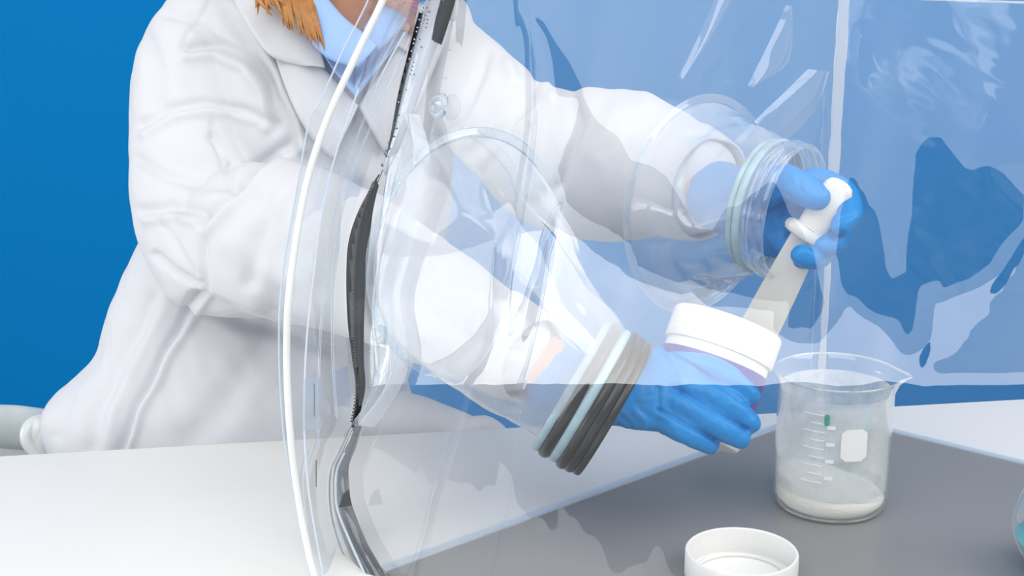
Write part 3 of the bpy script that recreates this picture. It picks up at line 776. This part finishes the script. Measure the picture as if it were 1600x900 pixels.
# hair: mass plus hanging locks
bm = bmesh.new()
ball_rot(bm, hp(0, .026, .036), (.086, .098, .092), hrot, 32)
tube(bm, [hp(-.062, .035, .02), hp(-.078, .035, -.05), P(462, -70, 1.47), P(452, -15, 1.46)], [(.03, .05), (.030, .045), (.028, .035), (.016, .020)], 18, n=22, side=(1, 0, 0))
tube(bm, [hp(.062, .045, .02), hp(.070, .06, -.05), hp(.068, .07, -.10)], [(.028, .045), (.026, .038), (.020, .025)], 18, n=18, side=(1, 0, 0))
for k in range(70):
    r = random.random()
    if k < 46:      # lock falling over the lapel, pointed at its end
        f = random.random(); x0 = 438+48*f+random.uniform(-4, 4)
        ln = 0.25+0.75*f*random.uniform(0.6, 1)
        ptsk = [(x0-25, -70, 1.455), (x0-6, -30, 1.445), (x0+12*ln, 8+20*ln, 1.436), (x0+30*ln, 25+62*ln, 1.432)]
        if ptsk[-1][0] > 512: ptsk[-1] = (512, ptsk[-1][1], 1.432)
    else:           # thin wisps at the left
        x0 = random.uniform(400, 440)
        ptsk = [(x0+5, -60, 1.45), (x0, -30, 1.44), (x0+random.uniform(-4, 6), -4, 1.435), (x0+random.uniform(-6, 22), random.uniform(6, 26), 1.432)]
    tube(bm, [P(q[0], q[1], 1.397 + 0.0008*max(0, -q[1]) + 0.002*(k % 3)) for q in ptsk], [(.0045, .002), (.0038, .0018), (.0026, .0014), (.0003, .0003)], 8, n=18, side=(1, 0, 0))
obj('hair', bm, M['hair'], person)

# trousers
bm = bmesh.new()
tube(bm, [Vector((-0.31, 1.68, 0.66)), Vector((-0.31, 1.67, 0.56)), Vector((-0.31, 1.66, 0.47))], [(.16, .11), (.175, .12), (.16, .11)], 28, n=12, side=(1, 0, 0))
for sx in (-1, 1):
    hx = -0.31 + sx*0.09
    tube(bm, [Vector((hx, 1.66, 0.50)), Vector((hx+sx*0.02, 1.42, 0.505)), Vector((hx+sx*0.03, 1.23, 0.50)), Vector((hx+sx*0.03, 1.19, 0.40)), Vector((hx+sx*0.03, 1.23, 0.22)), Vector((hx+sx*0.03, 1.25, 0.10))],
         [.088, .080, .066, .062, .058, .055], 20, n=36)
link('trousers', remeshed(bm, 0.008, 3), M['trousers'], person)
for sx in (-1, 1):
    hx = -0.31 + sx*0.09
    bm = bmesh.new(); tube(bm, [Vector((hx+sx*0.03, 1.29, 0.050)), Vector((hx+sx*0.035, 1.20, 0.045)), Vector((hx+sx*0.04, 1.07, 0.032))], [(.040, .046), (.046, .040), (.036, .026)], 20, n=14, side=(1, 0, 0))
    obj('shoe', bm, M['zip'], person)

# gloves (slightly larger than the hands), cuff ending inside the ring
def displace(me, fn):
    n = len(me.vertices); co = np.empty(n*3); me.vertices.foreach_get('co', co); co = co.reshape(-1, 3)
    no = np.empty(n*3); me.vertex_normals.foreach_get('vector', no); no = no.reshape(-1, 3)
    d = fn(co, no); co2 = co + no*d[:, None]
    me.vertices.foreach_set('co', co2.ravel()); me.update()
def crease(px, py, line, width, depth, asym=0.0):
    d = seg_dist(px, py, line); return depth*np.exp(-(d/width)**2)
def glove_tex(lines, seed):
    def f(co, no):
        px, py, dep = project(co)
        v = np.stack([-co[:, 0], -co[:, 1], CZ-co[:, 2]], -1); v /= np.linalg.norm(v, axis=1)[:, None]
        fac = np.clip((no*v).sum(1)*2, 0, 1)
        d = 0.0005*vnoise(px, py, 16, seed) + 0.0003*vnoise(px, py, 7, seed+1)
        for ln, w_, a in lines: d = d + a*np.exp(-(seg_dist(px, py, ln)/w_)**2)*fac
        return d
    return f
bm = bmesh.new(); hand(bm, HAND1, 1.0, side1)
tube(bm, [P(*p) for p in ((880, 592, 1.168), (905, 600, 1.172), (950, 612, 1.182))], [.034, .034, .030], 24, n=10)
me = remeshed(bm, 0.0016, 5)
displace(me, glove_tex([
    ([(1063, 610), (1100, 632), (1140, 655), (1170, 672)], 2.6, -0.0034), ([(1030, 640), (1060, 655), (1095, 675), (1120, 690)], 2.6, -0.0034),
    ([(1040, 545), (1080, 570), (1130, 605), (1160, 627)], 2.4, -0.0032), ([(1028, 605), (1030, 640)], 4, -0.0020), ([(1045, 605), (1062, 612)], 4, -0.0015),
    ([(990, 640), (1010, 660), (1000, 680)], 4, 0.0012), ([(980, 600), (1000, 640), (1030, 660)], 5, -0.0012), ([(960, 640), (985, 665)], 4, -0.0012), ([(1040, 550), (1060, 580), (1066, 600)], 4, 0.001)], 31))
g1 = link('glove', me, M['glove'], person)
bm = bmesh.new(); hand(bm, HAND2, 1.0, side2)
tube(bm, [P(*p) for p in ((1120, 305, 1.275), (1150, 315, 1.255), (1180, 320, 1.238))], [.032, .031, .028], 24, n=10)
me = remeshed(bm, 0.0016, 5)
displace(me, glove_tex([([(1215, 300), (1232, 305), (1240, 318)], 3, -0.0015), ([(1248, 278), (1252, 300)], 3, -0.001), ([(1300, 345), (1335, 335)], 3, -0.001)], 41))
g2 = link('glove', me, M['glove'], person)

# lab coat: torso + sleeves in one cloth mesh
bm = bmesh.new()
secs = [(-78, 500, 640, 1.530, .055), (-50, 440, 672, 1.532, .070), (-20, 360, 705, 1.535, .082), (20, 300, 735, 1.540, .092), (90, 275, 740, 1.545, .100), (200, 272, 715, 1.555, .105), (320, 250, 705, 1.57, .108), (400, 205, 695, 1.585, .112), (470, 176, 680, 1.60, .120), (545, 150, 655, 1.60, .125), (590, 108, 636, 1.60, .13), (625, 76, 640, 1.60, .130), (655, 70, 660, 1.60, .130), (710, 86, 730, 1.60, .140), (800, 75, 735, 1.62, .15), (900, 75, 735, 1.64, .15)]
cs = []; rr = []
for (y, xl, xr, d, ry) in secs:
    cs.append(P((xl+xr)/2, y, d)); rr.append((S((xr-xl)/2, d), ry))
TD_sec = catmull([list(c)+list(q) for c, q in zip(cs, rr)], 90); rings = []
for c in TD_sec:
    ring = []
    for k in range(56):
        a = 2*PI*k/56; u_, v_ = math.cos(a), math.sin(a)
        ring.append(bm.verts.new((c[0]+c[3]*math.copysign(abs(u_)**0.87, u_), c[1]+c[4]*math.copysign(abs(v_)**0.87, v_), c[2])))
    rings.append(ring)
for a, b in zip(rings[:-1], rings[1:]):
    for k in range(56): bm.faces.new((a[k], a[(k+1) % 56], b[(k+1) % 56], b[k]))
bm.faces.new(rings[0]); bm.faces.new(rings[-1])
tube(bm, [P(*p) for p in ((560, 650, 1.53), (640, 662, 1.53), (715, 674, 1.53), (782, 690, 1.53))], [.036, .032, .022, .012], 20, n=20)
tube(bm, [P(*p) for p in ((700, 700, 1.52), (752, 672, 1.52), (790, 690, 1.53))], [.018, .016, .010], 16, n=12)
tube(bm, [P(*p) for p in ((345, 35, 1.54), (312, 100, 1.53), (303, 180, 1.51), (302, 260, 1.49), (312, 330, 1.46), (350, 385, 1.43), (430, 380, 1.39), (520, 400, 1.36), (610, 440, 1.30), (690, 484, 1.225), (740, 512, 1.19), (785, 537, 1.17))],
     [S(82, 1.54), S(98, 1.53), S(98, 1.51), S(96, 1.49), S(104, 1.46), S(112, 1.43), S(132, 1.39), S(122, 1.36), S(106, 1.30), S(96, 1.225), S(88, 1.19), S(80, 1.17)], 40, n=90)
tube(bm, [P(*p) for p in ((690, 90, 1.54), (745, 150, 1.51), (800, 205, 1.475), (860, 245, 1.44), (925, 258, 1.405), (985, 262, 1.37), (1030, 270, 1.34), (1068, 282, 1.315))],
     [S(72, 1.54), S(84, 1.51), S(90, 1.475), S(108, 1.44), S(120, 1.405), S(117, 1.37), S(104, 1.345), S(90, 1.325)], 40, n=60)
me = remeshed(bm, 0.0030, 10)
FOLDS = [  ([(228, 60), (245, 110), (240, 160)], 14, -0.006), ([(215, 250), (260, 275), (320, 290), (370, 285)], 10, -0.006), ([(225, 330), (270, 320), (310, 330)], 9, -0.006), ([(230, 345), (275, 336), (315, 350)], 8, 0.005), ([(260, 20), (300, 30), (330, 60)], 9, -0.005),
    ([(480, 255), (440, 300), (400, 380), (390, 440)], 16, -0.006), ([(560, 300), (520, 360), (500, 450)], 16, -0.005), ([(330, 215), (365, 250), (350, 280)], 8, -0.005),
  # (pixel line, width px, height m)
    ([(300, 75), (345, 68), (390, 90), (420, 130), (432, 200)], 9, -0.008), ([(290, 90), (340, 84), (385, 105), (412, 145), (420, 200)], 9, 0.006),
    ([(330, 0), (318, 20), (300, 45), (285, 75)], 4, -0.003), ([(355, 20), (400, 90), (440, 160), (455, 215)], 12, -0.008), ([(380, 20), (430, 110), (465, 190), (474, 235)], 8, 0.007),
    ([(222, 195), (260, 170), (320, 160), (380, 172), (430, 195)], 8, -0.005), ([(225, 210), (270, 184), (330, 174), (400, 188)], 8, 0.004),
    ([(450, 230), (400, 262), (350, 310), (315, 345)], 10, -0.010), ([(440, 248), (395, 285), (350, 330), (318, 362)], 9, 0.007), ([(330, 195), (342, 230), (348, 260)], 6, -0.003),
    ([(315, 345), (312, 400), (318, 450)], 8, -0.006), ([(240, 400), (270, 425), (305, 445)], 6, -0.006), ([(250, 345), (275, 385), (300, 430)], 5, -0.003),
   
    ([(315, 470), (380, 500), (432, 516), (520, 540), (600, 560)], 14, -0.012), ([(300, 462), (250, 560), (210, 640), (188, 705)], 6, -0.009), ([(316, 474), (262, 565), (222, 640), (198, 705)], 7, 0.006),
    ([(262, 470), (215, 560), (180, 640), (165, 705)], 14, 0.006), ([(240, 470), (190, 560), (150, 650), (145, 700)], 14, -0.005), ([(150, 545), (110, 600), (90, 680)], 12, -0.004),
    ([(440, 470), (400, 560), (300, 690)], 26, -0.006), ([(360, 380), (400, 420), (440, 430)], 20, 0.004), ([(380, 300), (420, 330), (440, 420)], 22, -0.005),
    ([(900, 145), (905, 180), (890, 230), (870, 290), (830, 320)], 9, -0.008), ([(840, 115), (830, 150), (790, 200), (730, 240)], 9, -0.006), ([(760, 85), (740, 140), (715, 200)], 8, -0.006),
    ([(820, 200), (770, 250), (735, 290)], 8, -0.005), ([(856, 132), (846, 142), (862, 152)], 8, 0.006), ([(790, 100), (800, 120)], 9, 0.006), ([(1010, 150), (960, 180), (930, 240)], 20, 0.004),
    ([(710, 420), (780, 430), (850, 470)], 14, -0.004), ([(690, 450), (770, 470), (830, 500)], 12, 0.003), ([(830, 450), (820, 500), (800, 600)], 10, -0.004), ([(660, 520), (730, 550), (800, 560)], 14, 0.003),
    ([(1080, 200), (1070, 260), (1085, 330)], 10, -0.004), ([(1060, 180), (1040, 260), (1050, 340)], 9, 0.003),
]
def coat_folds(co, no):
    px, py, dep = project(co)
    v = np.stack([-co[:, 0], -co[:, 1], CZ-co[:, 2]], -1); v /= np.linalg.norm(v, axis=1)[:, None]
    fac = np.clip((no*v).sum(1)*1.6+0.5, 0, 1)
    d = 0.0022*vnoise(co[:, 0]+co[:, 1], co[:, 2], 0.05, 51) + 0.0010*vnoise(co[:, 0]-co[:, 1]*.5, co[:, 2]+co[:, 0], 0.022, 52)
    jx = px+2.5*vnoise(px, py, 45, 61); jy = py+2.5*vnoise(px, py, 45, 62)
    VN = [(470, -90), (480, 0), (505, 70), (555, 128), (610, 60), (655, 0), (680, -90)]
    d = d - 0.040*np.clip(sdist(px, py, VN)/14+0.5, 0, 1)*(fac > 0.3)
    for ln, w_, a in FOLDS: d = d + a*np.exp(-(seg_dist(jx, jy, ln)/w_)**2)*fac
    return d
displace(me, coat_folds)
coat = link('lab_coat', me, M['coat'], person); tag(coat, 'white cotton lab coat')

for (p_, q_, r_) in ((P(785, 537, 1.17), P(740, 512, 1.19), S(80, 1.17)), (P(1068, 282, 1.315), P(1030, 270, 1.34), S(90, 1.325))):
    a_ = (p_-q_).normalized(); bm = bmesh.new()
    prof = [(r_-.001, -.012), (r_+.0015, -.010), (r_+.0012, .004), (r_-.002, .020), (r_-.006, .034), (r_-.008, .034), (r_-.004, .018), (r_-.003, -.008)]
    rg = lathe(bm, prof, 64, axis_matrix(p_, a_), closed=True)
    for v in bm.verts: v.co += (v.co-p_).normalized()*0.0035*pnoise(v.co*38)
    obj('sleeve_hem', bm, M['coat'], coat)
# depth of the coat surface under a pixel, for laying collars on it
from mathutils.bvhtree import BVHTree
bvh = BVHTree.FromPolygons([v.co for v in coat.data.vertices], [p.vertices for p in coat.data.polygons])
def on_coat(px, py, lift=0.004, dflt=1.44):
    o_ = Vector((0, 0, CZ)); d = ray(px, py); L_ = d.length
    h = bvh.ray_cast(o_, d.normalized())
    if h[0] is None: return P(px, py, dflt)
    return o_ + d.normalized()*(h[3]-lift)
def cloth_patch(name, A, B, mat, lift, parent, thick=0.0015, n=28, m=12, bulge=0.003, lift2=None):
    """cloth leaf between two pixel curves laid over the coat"""
    A = catmull(A, n); B = catmull(B, n); rows = []
    l2 = lift if lift2 is None else lift2
    for j in range(m+1):
        f = j/m
        rows.append([on_coat(*(A[i]*(1-f)+B[i]*f), lift*(1-f)+l2*f+bulge*math.sin(PI*f)) for i in range(n)])
    # soften steps of the cloth below
    R = np.array([[list(p) for p in r] for r in rows])
    for _ in range(3):
        R[1:-1, 1:-1] = (R[1:-1, 1:-1]*2 + R[:-2, 1:-1] + R[2:, 1:-1] + R[1:-1, :-2] + R[1:-1, 2:])/6
    o = obj(name, ribbon_loft(R, thick), mat, parent)
    return o
# blue shirt front in the V of the coat
shirt = cloth_patch('shirt', [(478, 30), (505, 80), (530, 120), (556, 152)], [(640, 40), (610, 80), (585, 115), (557, 153)], M['shirt'], 0.030, person, bulge=0.008, lift2=0.030)
tag(shirt, 'light blue shirt')
cloth_patch('placket', [(556, 60), (556, 90), (556, 140)], [(575, 60), (574, 90), (558, 142)], M['shirt'], 0.044, shirt, bulge=0.001)
# shirt collar leaves stand in front of the neck
def leaf(name, A, B, mat, parent, n=24, m=10, bulge=0.006, thick=0.0015):
    A = catmull(A, n); B = catmull(B, n); rows = []
    for j in range(m+1):
        f = j/m
        rows.append([P(*(A[i]*(1-f)+B[i]*f)) + Vector((0, -bulge*math.sin(PI*f), 0)) for i in range(n)])
    return obj(name, ribbon_loft(rows, thick), mat, parent)
leaf('shirt_collar', [(478, -70, 1.44), (500, -20, 1.412), (532, 22, 1.402), (562, 48, 1.398), (591, 70, 1.394)], [(440, -60, 1.45), (455, 0, 1.420), (480, 55, 1.408), (515, 92, 1.400), (562, 104, 1.394)], M['shirt'], shirt)
leaf('shirt_collar', [(640, -60, 1.45), (607, -5, 1.425), (585, 22, 1.415), (568, 46, 1.412)], [(690, -40, 1.45), (645, 10, 1.425), (620, 50, 1.412), (592, 80, 1.405)], M['shirt'], shirt)
# lab coat collar and lapels
cloth_patch('lapel', [(455, 5), (478, 60), (508, 108), (545, 150), (560, 165)], [(425, 60), (440, 120), (470, 190), (500, 230), (520, 250)], M['coat'], 0.016, coat, bulge=0.004, lift2=0.010)
cloth_patch('coat_collar', [(455, -70), (470, -5), (488, 45), (500, 75), (508, 106)], [(340, -60), (370, 10), (400, 60), (425, 88), (468, 100)], M['coat'], 0.026, coat, bulge=0.004, lift2=0.020)
cloth_patch('lapel', [(700, -60), (660, 10), (625, 70), (590, 120), (560, 165)], [(720, -20), (700, 50), (672, 120), (640, 190), (600, 240)], M['coat'], 0.014, coat, bulge=0.004, lift2=0.008)
cloth_patch('coat_collar', [(655, -70), (640, -20), (618, 25), (605, 60)], [(740, -60), (720, -10), (690, 40), (650, 90)], M['coat'], 0.022, coat, bulge=0.004, lift2=0.016)

# ------------------------------------------------------------------ chair behind the table
cx, cy = P(105, 700, 1.66).x, 1.74
chair = empty('chair', (-0.33, 1.78, 0), 'white moulded plastic chair with rounded arms behind the lab coat', 'chair')
def shell_chair():
    # curved arm/back band, higher at the back
    rows = []
    n = 60
    for i in range(n):
        a = math.radians(-215 + 250*i/(n-1))          # from left arm round the back
        c = Vector((-0.30, 1.76, 0)); r = 0.30
        p = c + Vector((math.cos(a+PI*0.0)*r*1.06, math.sin(a)*r*-1.0, 0))
        rows.append(p)
    return rows
bm = bmesh.new()
# two rounded arm lobes visible left of the coat
def lobe(c0, c1, c2, r0):
    tube(bm, [c0, c1, c2], [(r0*0.55, r0), (r0*0.6, r0*1.05), (r0*0.5, r0)], 24, n=18, side=(0, 0, 1))
far = [P(-70, 700, 1.66), P(-30, 668, 1.66), P(15, 668, 1.68), P(60, 672, 1.70), P(110, 682, 1.74), P(300, 640, 1.90), P(520, 660, 1.90), P(720, 700, 1.74)]
tube(bm, far, [(.018, .016), (.024, .016), (.028, .016), (.027, .015), (.03, .015), (.06, .016), (.06, .016), (.03, .015)], 20, n=50, side=(0, 0, 1))
ba = [Vector((p.x, p.y, p.z)) for p in far]
obj('backrest', bm, M['chair'], chair)
bm = bmesh.new()
A_ = catmull([list(p) for p in far], 50)
rows = [[Vector(p) + Vector((0, 0, 0.0)) for p in A_]]
cseat = Vector((-0.30, 1.74, 0.47))
for j in range(1, 9):
    f = j/8; rows.append([Vector(p).lerp(Vector((cseat.x+(p[0]-cseat.x)*0.75, cseat.y+(p[1]-cseat.y)*0.75, 0.45)), f) for p in A_])
o = obj('side_shell', ribbon_loft(rows, 0.006), M['chair'], chair)
bm = bmesh.new()
arm = [P(62, 716, 1.58), P(44, 690, 1.58), P(50, 668, 1.585), P(76, 662, 1.60), P(110, 672, 1.63)]
tube(bm, arm, [(.006, .010), (.008, .012), (.010, .012), (.012, .012), (.012, .012)], 18, n=30, side=(1, 0, 0))
c = P(61, 686, 1.59); ball(bm, c, (.0165, .016, .027)); c = P(68, 700, 1.59); ball(bm, c, (.014, .015, .03))
tube(bm, [P(72, 700, 1.60), P(80, 760, 1.61), P(90, 860, 1.63)], [(.020, .014), (.022, .014), (.02, .012)], 16, n=12, side=(1, 0, 0))
obj('armrest', bm, M['chair'], chair)
bm = bmesh.new(); lathe(bm, [(0, 0.440), (.17, 0.438), (.205, 0.445), (.21, 0.455), (.19, 0.462), (0, 0.448)], 48, Matrix.Translation((-0.31, 1.72, -0.055))); obj('seat', bm, M['chair'], chair)
for sx in (-1, 1):
    for sy in (-1, 1):
        bm = bmesh.new(); tube(bm, [Vector((-0.31+sx*0.10, 1.72+sy*0.10, 0.39)), Vector((-0.31+sx*0.22, 1.72+sy*0.22, 0.012))], [0.013, 0.011], 14); obj('leg', bm, M['chrome'], chair)

# ------------------------------------------------------------------ beaker
bc = on_z(1295, 787, plate_z); BR = S(86.5, 1.298); BH = 0.127
bk = empty('beaker', (bc.x, bc.y, plate_z), 'glass beaker with pouring spout and white powder dust standing on grey metal sheet', 'beaker')
def spout(me_bm, zb, ztop, ang, amt):
    for v in me_bm.verts:
        d = Vector((v.co.x-bc.x, v.co.y-bc.y, 0)); a = math.atan2(d.y, d.x)
        da = (a-ang+PI) % (2*PI)-PI
        f = np.clip((v.co.z-zb)/(ztop-zb), 0, 1)**2
        k = amt*f*math.exp(-(da/0.22)**2)
        v.co.x += math.cos(ang)*k; v.co.y += math.sin(ang)*k; v.co.z -= 0.15*k
Mb = Matrix.Translation((bc.x, bc.y, plate_z))
SPA = math.radians(-8)
th = 0.0016
bm = bmesh.new()
prof = [(0, .0030), (BR-.006, .0030), (BR-.0015-th, .0085), (BR-th, .016), (BR-th, .055), (BR-th, BH-.014), (BR-th+.0008, BH-.006), (BR+.0032-th, BH)]
outp = [(BR+.0045, BH+.0005), (BR+.0035, BH-.0012), (BR+.0008, BH-.008), (BR, BH-.016), (BR, .055), (BR, .014), (BR-.002, .005), (BR-.007, .0008), (0, .0004)]
bmw = bmesh.new(); lathe(bmw, outp, 96, Mb); spout(bmw, plate_z+BH-.02, plate_z+BH, SPA, .010); glass = obj('glass_wall', bmw, M['glass'], bk)
lathe(bm, [(BR-th, .022), (BR-th, .055), (BR-th, BH-.014)], 96, Mb); obj('powder_dust', bm, M['glass_dusty'], bk)
bm = bmesh.new(); rp = []
for i in range(97):
    a = 2*PI*i/96; rp.append(Vector((bc.x+math.cos(a)*(BR+.004), bc.y+math.sin(a)*(BR+.004), plate_z+BH)))
tube(bm, rp, [0.0011]*97, 8, caps=False); bmesh.ops.remove_doubles(bm, verts=bm.verts[:], dist=1e-6); spout(bm, plate_z+BH-.02, plate_z+BH, SPA, .010)
obj('rim', bm, M['glass_rim'], bk)
bm = bmesh.new(); lathe(bm, [(BR-.012, .0006), (BR-.005, .0006), (BR-.002, .004), (BR-.004, .0045), (BR-.012, .0025)], 96, Mb, closed=True); obj('base_ring', bm, M['glass_rim'], bk)
def cyl_patch(name, a0, a1, z0, z1, mat, parent, r=BR+.0005, thick=0.0005, corner=0.2):
    A0 = math.radians(a0); A1_ = math.radians(a1); n = 14; bm = bmesh.new()
    hw = (A1_-A0)/2*r; hh = (z1-z0)/2; pts2 = []
    cr = corner*min(hw, hh)
    for q, (sx, sy) in enumerate(((1, 1), (-1, 1), (-1, -1), (1, -1))):
        for k in range(6):
            a = PI/2*q + PI/2*k/5
            pts2.append((sx*(hw-cr)+cr*math.cos(a), sy*(hh-cr)+cr*math.sin(a)))
    rows = []
    for f in np.linspace(0, 1, 9):
        rows.append(f)
    # scanline grid
    V = []
    ys = np.linspace(-hh, hh, 9)
    for y in ys:
        e = max(0, abs(y)-(hh-cr)); x = hw - cr + math.sqrt(max(cr*cr-e*e, 0))
        V.append([Vector((bc.x+math.cos((A0+A1_)/2+u/r)*r, bc.y+math.sin((A0+A1_)/2+u/r)*r, plate_z+(z0+z1)/2+y)) for u in np.linspace(-x, x, n)])
    o = obj(name, ribbon_loft(V, thick), mat, parent, smooth=False); return o
# angle -90 faces the camera; camera sees the beaker from direction of -y, slightly left
fa = math.degrees(math.atan2(-bc.y, -bc.x))
cyl_patch('label_patch', fa+8, fa+34, .062, .091, M['print'], bk, corner=0.4)
for k in range(9):
    z = .040+.0078*k
    cyl_patch('graduation', fa-(22 if k % 2 else 30), fa-8, z, z+.0009, M['print'], bk)
for k in range(4):
    z = .044+.0156*k
    cyl_patch('graduation', fa-6, fa+2, z, z+.003, M['print'], bk)
cyl_patch('green_mark', fa-9, fa-4, .094, .104, M['green'], bk)
# powder heap: tall at the left, sloping to the right
nr, na = 26, 72; bm = bmesh.new(); rings = []
def ph(x, y):
    u = (-x)/BR
    return .021 + .010*u + .010*math.exp(-((x+.016)**2+(y)**2)/.0009) + .0022*pnoise(Vector((x*60, y*60, 1))) + .0012*pnoise(Vector((x*200, y*200, 4)))
Rp = BR-.0024
cv = bm.verts.new((bc.x, bc.y, plate_z+ph(0, 0)))
for i in range(1, nr+1):
    r = Rp*i/nr
    rings.append([bm.verts.new((bc.x+r*math.cos(2*PI*k/na), bc.y+r*math.sin(2*PI*k/na), plate_z+ph(r*math.cos(2*PI*k/na), r*math.sin(2*PI*k/na)))) for k in range(na)])
for k in range(na): bm.faces.new((cv, rings[0][k], rings[0][(k+1) % na]))
for i in range(nr-1):
    for k in range(na): bm.faces.new((rings[i][k], rings[i+1][k], rings[i+1][(k+1) % na], rings[i][(k+1) % na]))
lo = [bm.verts.new((bc.x+(Rp-.001)*math.cos(2*PI*k/na), bc.y+(Rp-.001)*math.sin(2*PI*k/na), plate_z+.009)) for k in range(na)]
lo2 = [bm.verts.new((bc.x+(Rp-.006)*math.cos(2*PI*k/na), bc.y+(Rp-.006)*math.sin(2*PI*k/na), plate_z+.0035)) for k in range(na)]
for a, b in ((rings[-1], lo), (lo, lo2)):
    for k in range(na): bm.faces.new((a[k], b[k], b[(k+1) % na], a[(k+1) % na]))
bm.faces.new(lo2)
o = obj('white_powder', bm, M['powder']); tag(o, 'creamy white powder heaped in the bottom of the glass beaker', 'powder', kind='stuff')

# ------------------------------------------------------------------ jar held in the lower hand
JD = 1.245
rimc = P(1138, 506, JD); jax_end = P(1079, 672, JD-0.014)
jax = (jax_end-rimc).normalized()
JR = S(85, JD); JH = 0.105
jr = empty('jar', tuple(rimc + jax*JH), 'white plastic jar with a purple label tilted in the blue gloved hand', 'jar')
MJ = axis_matrix(rimc, jax)
bm = bmesh.new()
lathe(bm, [(JR-.003, .030), (JR-.0025, .004), (JR-.002, 0), (JR, -.0005), (JR+.0012, .0012), (JR+.0012, .026), (JR+.0004, .028), (JR-.0015, .0285), (JR-.0015, .032), (JR-.001, JH-.006), (JR-.004, JH), (0, JH), (0, JH-.003), (JR-.006, JH-.004), (JR-.004, .04)], 96, MJ, closed=True)
edge_smooth(obj('jar_wall', bm, M['white_plastic'], jr), 40)
bm = bmesh.new(); lathe(bm, [(JR-.0012, .037), (JR-.0004, .037), (JR-.0004, .088), (JR-.0012, .088)], 96, MJ, closed=True); edge_smooth(obj('label', bm, M['purple'], jr), 40)
bm = bmesh.new()
for z in (.006, .011, .016, .021): lathe(bm, [(JR+.0008, z), (JR+.00155, z+.0006), (JR+.0008, z+.0012)], 96, MJ, closed=True)
obj('rim_ridges', bm, M['white_plastic'], jr)

# ------------------------------------------------------------------ scoop / spatula
sp = empty('spatula', tuple(P(1188, 520, 1.235)), 'ivory plastic spatula in the upper gloved hand, its blade in the jar', 'spatula')
hA = P(1311, 294, 1.172); hB = P(1262, 366, 1.180); bE = P(1178, 530, 1.238)
sd = Vector((0.86, 0.35, 0.36)).normalized()
sd = (P(1290, 380, 1.18)-P(1235, 345, 1.18)).normalized()
bm = bmesh.new()
tube(bm, [hA, hA.lerp(hB, .3), hA.lerp(hB, .7), hB], [(.0128, .007), (.0140, .0078), (.0135, .0075), (.0130, .0075)], 24, n=16, side=sd, power=3)
edge_smooth(obj('handle', bm, M['spatula'], sp), 50)
bm = bmesh.new()
ax = (hB-hA).normalized()
MF = axis_matrix(hB, ax, sd)
prof2 = [(-.0215, -.003), (-.0185, .0085), (-.011, .011), (0.0, .0095), (.011, .011), (.0205, .004), (.0185, -.008), (.006, -.010), (-.010, -.009)]
vv_ = []
for zz, k in ((-.006, .80), (-.0035, 1.0), (.0035, 1.0), (.006, .80)):
    vv_.append([bm.verts.new(MF @ Vector((x*k, y*k, zz))) for x, y in prof2])
for a, b in zip(vv_[:-1], vv_[1:]):
    for k in range(len(a)): bm.faces.new((a[k], a[(k+1) % len(a)], b[(k+1) % len(a)], b[k]))
bm.faces.new(vv_[0]); bm.faces.new(vv_[-1])
bmesh.ops.bevel(bm, geom=bm.edges[:], offset=.0012, segments=2, affect='EDGES')
edge_smooth(obj('flange', bm, M['spatula'], sp), 40)
bm = bmesh.new()
tube(bm, [hB, hB.lerp(bE, .12), hB.lerp(bE, .55), bE, bE.lerp(hB, -.25)], [(.0130, .006), (.0135, .0035), (.0160, .003), (.0170, .0028), (.015, .0025)], 24, n=30, side=sd, power=4)
edge_smooth(obj('blade', bm, M['spatula'], sp), 50)

# ------------------------------------------------------------------ screw lid in the foreground
lc = on_z(1157, 905, plate_z); LR = 0.0455
lid = empty('screw_cap', (lc.x, lc.y, plate_z), 'white round jar lid lying upside down on the metal sheet in the foreground', 'cap')
ML = Matrix.Translation((lc.x, lc.y, plate_z+.0006))
bm = bmesh.new(); lathe(bm, [(0, 0), (LR-.003, 0), (LR-.0005, .0015), (LR, .004), (LR, .0235), (LR-.0008, .0248), (LR-.002, .025), (LR-.003, .0242), (LR-.0032, .003), (LR-.006, .002), (0, .002)], 120, ML)
edge_smooth(obj('lid_shell', bm, M['white_plastic'], lid), 40)
bm = bmesh.new(); lathe(bm, [(LR-.009, .002), (LR-.0088, .0055), (LR-.0102, .0055), (LR-.0104, .002)], 120, ML, closed=True); obj('sealing_ring', bm, M['white_plastic'], lid)

# ------------------------------------------------------------------ round flask at the right edge
fc = on_z(1668, 900, plate_z); FR = 0.047
fk = empty('flask', (fc.x, fc.y, plate_z), 'round glass flask with teal liquid at the right edge of the metal sheet', 'flask')
MK = Matrix.Translation((fc.x, fc.y, plate_z+FR*0.94))
pf = []
for k in range(2, 30):
    a = -PI/2+0.30 + (PI-0.62)*k/29; pf.append((FR*math.cos(a), FR*math.sin(a)))
pf = [(0, pf[0][1])] + pf + [(.0135, FR*0.97), (.0125, FR*1.08), (.0125, FR*1.75), (.0150, FR*1.82)]
bm = bmesh.new(); lathe(bm, pf, 72, MK); obj('bulb', bm, M['glass'], fk)
bm = bmesh.new(); tube(bm, [Vector((fc.x+.0155*math.cos(2*PI*i/48), fc.y+.0155*math.sin(2*PI*i/48), plate_z+FR*0.94+FR*1.82)) for i in range(49)], [.0012]*49, 8, caps=False); obj('lip', bm, M['glass_rim'], fk)
bm = bmesh.new(); pq = []
lev = -0.012
for k in range(20):
    a = -PI/2+0.32 + (math.asin(lev/FR)+PI/2-0.32)*k/19; pq.append(((FR-.002)*math.cos(a), (FR-.002)*math.sin(a)))
pq = [(0, pq[0][1])] + pq + [(0, pq[-1][1])]
lathe(bm, pq, 72, MK); o = obj('teal_liquid', bm, M['liquid']); tag(o, 'teal liquid filling the lower part of the round flask', 'liquid', kind='stuff')
